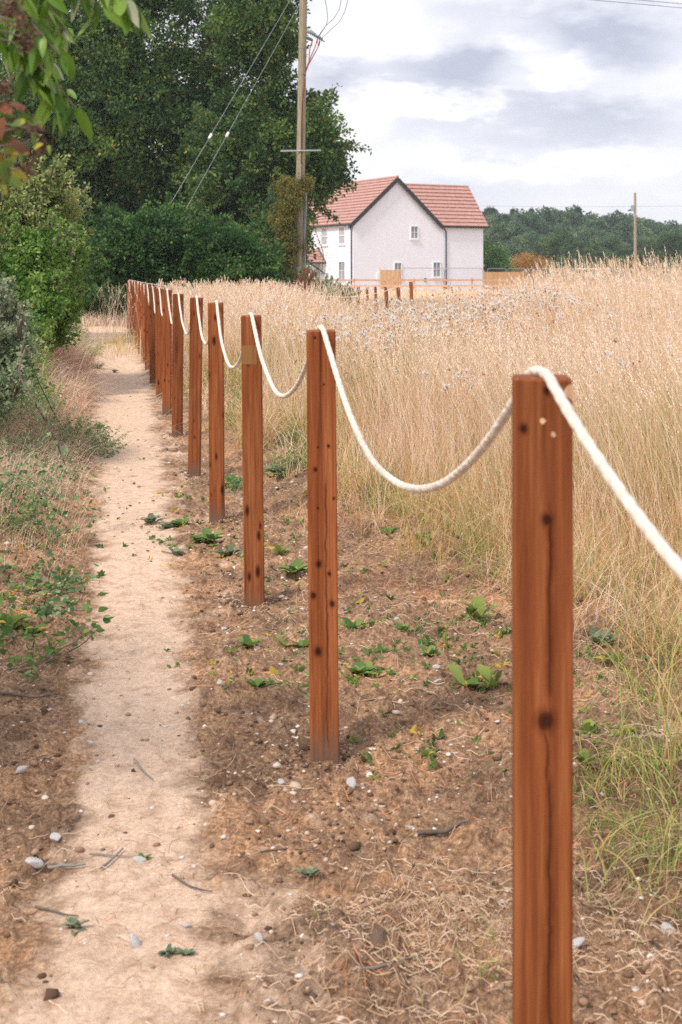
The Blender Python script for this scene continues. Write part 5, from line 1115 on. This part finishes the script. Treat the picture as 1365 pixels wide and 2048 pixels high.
# ------------------------------------------------------------------ woods beyond the field
def far_tree(name, kind, H, Wd, seed, mat, ncl, per, size, label, group=None, loc=(0, 0, 0)):
    r = np.random.default_rng(seed); root = thing(name, label, 'tree', loc, 0, group); mb = MB()
    if kind == 'pine':
        zc = r.random(ncl) ** .8; rad = Wd / 2 * (1.0 - zc) ** (.5 if seed % 2 else .8) * r.uniform(.15, 1.1, ncl) * 1.4; a = r.uniform(0, 6.28, ncl)
        P = np.c_[np.cos(a) * rad, np.sin(a) * rad, H * (.12 + .85 * zc)]; clumps(mb, P, r.uniform(.4, 1.0, ncl) * (1.25 - zc), per, size, .30, .75, r, .5, .2); leaves(mb, np.c_[r.normal(0, .12, (60, 2)), H * r.uniform(.90, 1.0, 60)], unit(60, r) + [0, 0, .5], .5, .2, r=r)
    else:
        k = r.integers(4, 7); E = [(r.normal(0, Wd * .16), r.normal(0, Wd * .14), H * r.uniform(.42, .72), Wd * r.uniform(.24, .38), Wd * .3, H * r.uniform(.2, .28)) for _ in range(k)]
        P = ell_points(E, ncl, .55, r); clumps(mb, P, r.uniform(.5, 1.15, ncl), per, size, .6, .5, r, .8, .2)
    mb.build('crown', mat, root); tr = MB(); p = limb(tr, np.array([0, 0, -.5]), np.array([r.normal(0, .3), 0, H * .93]), H * .018, .05, .03, 10, r, 7)
    for _ in range(9):
        c = P[r.integers(len(P))]; limb(tr, p[r.integers(3, 8)], c, H * .006, .03, .1, 6, r, 5)
    tr.build('trunk', M['bark'], root); return root
FT = [far_tree('pine_tree', 'pine', 14.5, 8.5, 101, M['pine'], 260, 60, .42, 'x'), far_tree('pine_tree', 'pine', 13.5, 8, 102, M['pine'], 280, 60, .42, 'x'), far_tree('pine_tree', 'pine', 15, 5.5, 103, M['pine'], 230, 60, .40, 'x'),
      far_tree('broadleaf_tree', 'b', 12, 9.5, 104, M['pine'], 230, 60, .42, 'x'), far_tree('broadleaf_tree', 'b', 12.5, 10.5, 105, M['broad'], 240, 60, .42, 'x')]
used = [False] * 5
def plant(k, px, Y, H, label, group):
    X = (px - 682.5) / F * Y; base = [14.5, 13.5, 15, 12, 12.5][k]; s = H / base * (1.06 if k > 2 else 1.0)
    if not used[k]: used[k] = True; o = FT[k]; o.location = (X, Y, 0); o.rotation_euler = (0, 0, rng.uniform(0, 6)); o.scale = (s,) * 3; o['label'] = label; o['group'] = group
    else: dup(FT[k], (X, Y, 0), rng.uniform(0, 6), label, s, group)
ORD2 = [a + b for a in ('', 'twenty-') for b in ('first', 'second', 'third', 'fourth', 'fifth', 'sixth', 'seventh', 'eighth', 'ninth', 'tenth', 'eleventh', 'twelfth', 'thirteenth', 'fourteenth', 'fifteenth', 'sixteenth', 'seventeenth', 'eighteenth', 'nineteenth', 'twentieth')]
gp = 'pines of the distant wood'; gb = 'round-crowned trees of the distant wood'
lp_ = 'blue-green pine standing in the distant wood among look-alikes'; lb_ = 'dull green round-crowned tree in the distant wood among look-alikes'
def topY(px): return np.interp(px, [700, 968, 1000, 1100, 1150, 1200, 1260, 1310, 1365, 1500], [420, 418, 412, 416, 414, 422, 432, 436, 438, 430])
for row, Y in enumerate((300, 275, 255)):
    for nth, px in enumerate(np.arange(945 + row * 11, 1440, 24 + 4 * row)):
        p = px + rng.normal(0, 6); H = CAMZ + (HZ - topY(p) - row * 14 + rng.normal(0, 4)) / F * Y
        k = rng.choice([0, 1, 2, 3], p=[.14, .24, .10, .52]); plant(k, p, Y + rng.normal(0, 5), H, ORD2[nth] + (' round-topped tree' if k > 2 else ' pointed pine') + ' from the left in the ' + ['back skyline', 'middle', 'front'][row] + ' row of the distant wood', gb if k > 2 else gp)
for px, Y, H, k, lab in ((1128, 215, 8.6, 4, 'large bright green rounded tree in the middle of the distant wood'), (1085, 222, 7.5, 4, 'rounded green tree left of the large bright one, behind the orange bush'), (1165, 208, 6.6, 4, 'lower green tree right of the large bright rounded tree'), (1225, 225, 8.0, 3, 'brownish green rounded tree left of the far utility pole'),
                         (1345, 200, 7.8, 4, 'green rounded tree right of the far utility pole'), (1300, 205, 6.0, 4, 'low green tree just right of the far utility pole'), (1400, 200, 8.4, 4, 'green tree at the right edge of the distant wood'), (1250, 205, 5.4, 4, 'low green tree behind the far utility pole'), (1030, 228, 6.5, 3, 'dark tree behind the orange bush'), (1060, 240, 9, 3, 'dull tree above the orange bush'), (1450, 205, 8, 3, 'dull tree beyond the right edge of the distant wood')):
    plant(k, px, Y, H, lab, gb)
far_tree('orange_bush', 'b', 3.6, 5.4, 111, M['orange'], 150, 60, .17, 'orange autumn bush in front of the dark wood, right of the house', None, tuple(PX(1068, 0, 150) * [1, 1, 0]))
far_tree('garden_bush', 'b', 4.3, 4.2, 112, M['hedge'], 170, 70, .17, 'light green conical bush beside the right-hand corner of the house', None, tuple(PX(992, 0, 128) * [1, 1, 0]))
far_tree('yellow_bush', 'b', 3.4, 5.5, 113, M['ivy'], 120, 50, .2, 'yellow-green bush left of the far utility pole behind the grass', None, tuple(PX(1235, 0, 165) * [1, 1, 0]))
# low scrub line under the wood
mb = MB(); n = 260; X = rng.uniform(20, 110, n); P = np.c_[X, rng.uniform(190, 240, n), rng.uniform(.5, 3.2, n)]; clumps(mb, P, rng.uniform(.8, 1.8, n), 50, .45, .6, .5)
tag(mb.build('undergrowth', M['pine']), 'dark undergrowth along the foot of the distant wood', 'undergrowth', kind='stuff')

# ------------------------------------------------------------------ haze
mb = MB(); mb.box((0, 190, 14.5), (460, 410, 33)); hz = mb.build('haze', bpy.data.materials.new('haze')); m = hz.data.materials[0]; m.use_nodes = True; t = m.node_tree; t.nodes.clear()
o_ = t.nodes.new('ShaderNodeOutputMaterial'); pv = t.nodes.new('ShaderNodeVolumePrincipled'); pv.inputs['Color'].default_value = (.88, .92, 1, 1); pv.inputs['Density'].default_value = .0004; t.links.new(pv.outputs[0], o_.inputs['Volume'])
tag(hz, 'thin pale haze over the far fields', 'haze', kind='stuff')
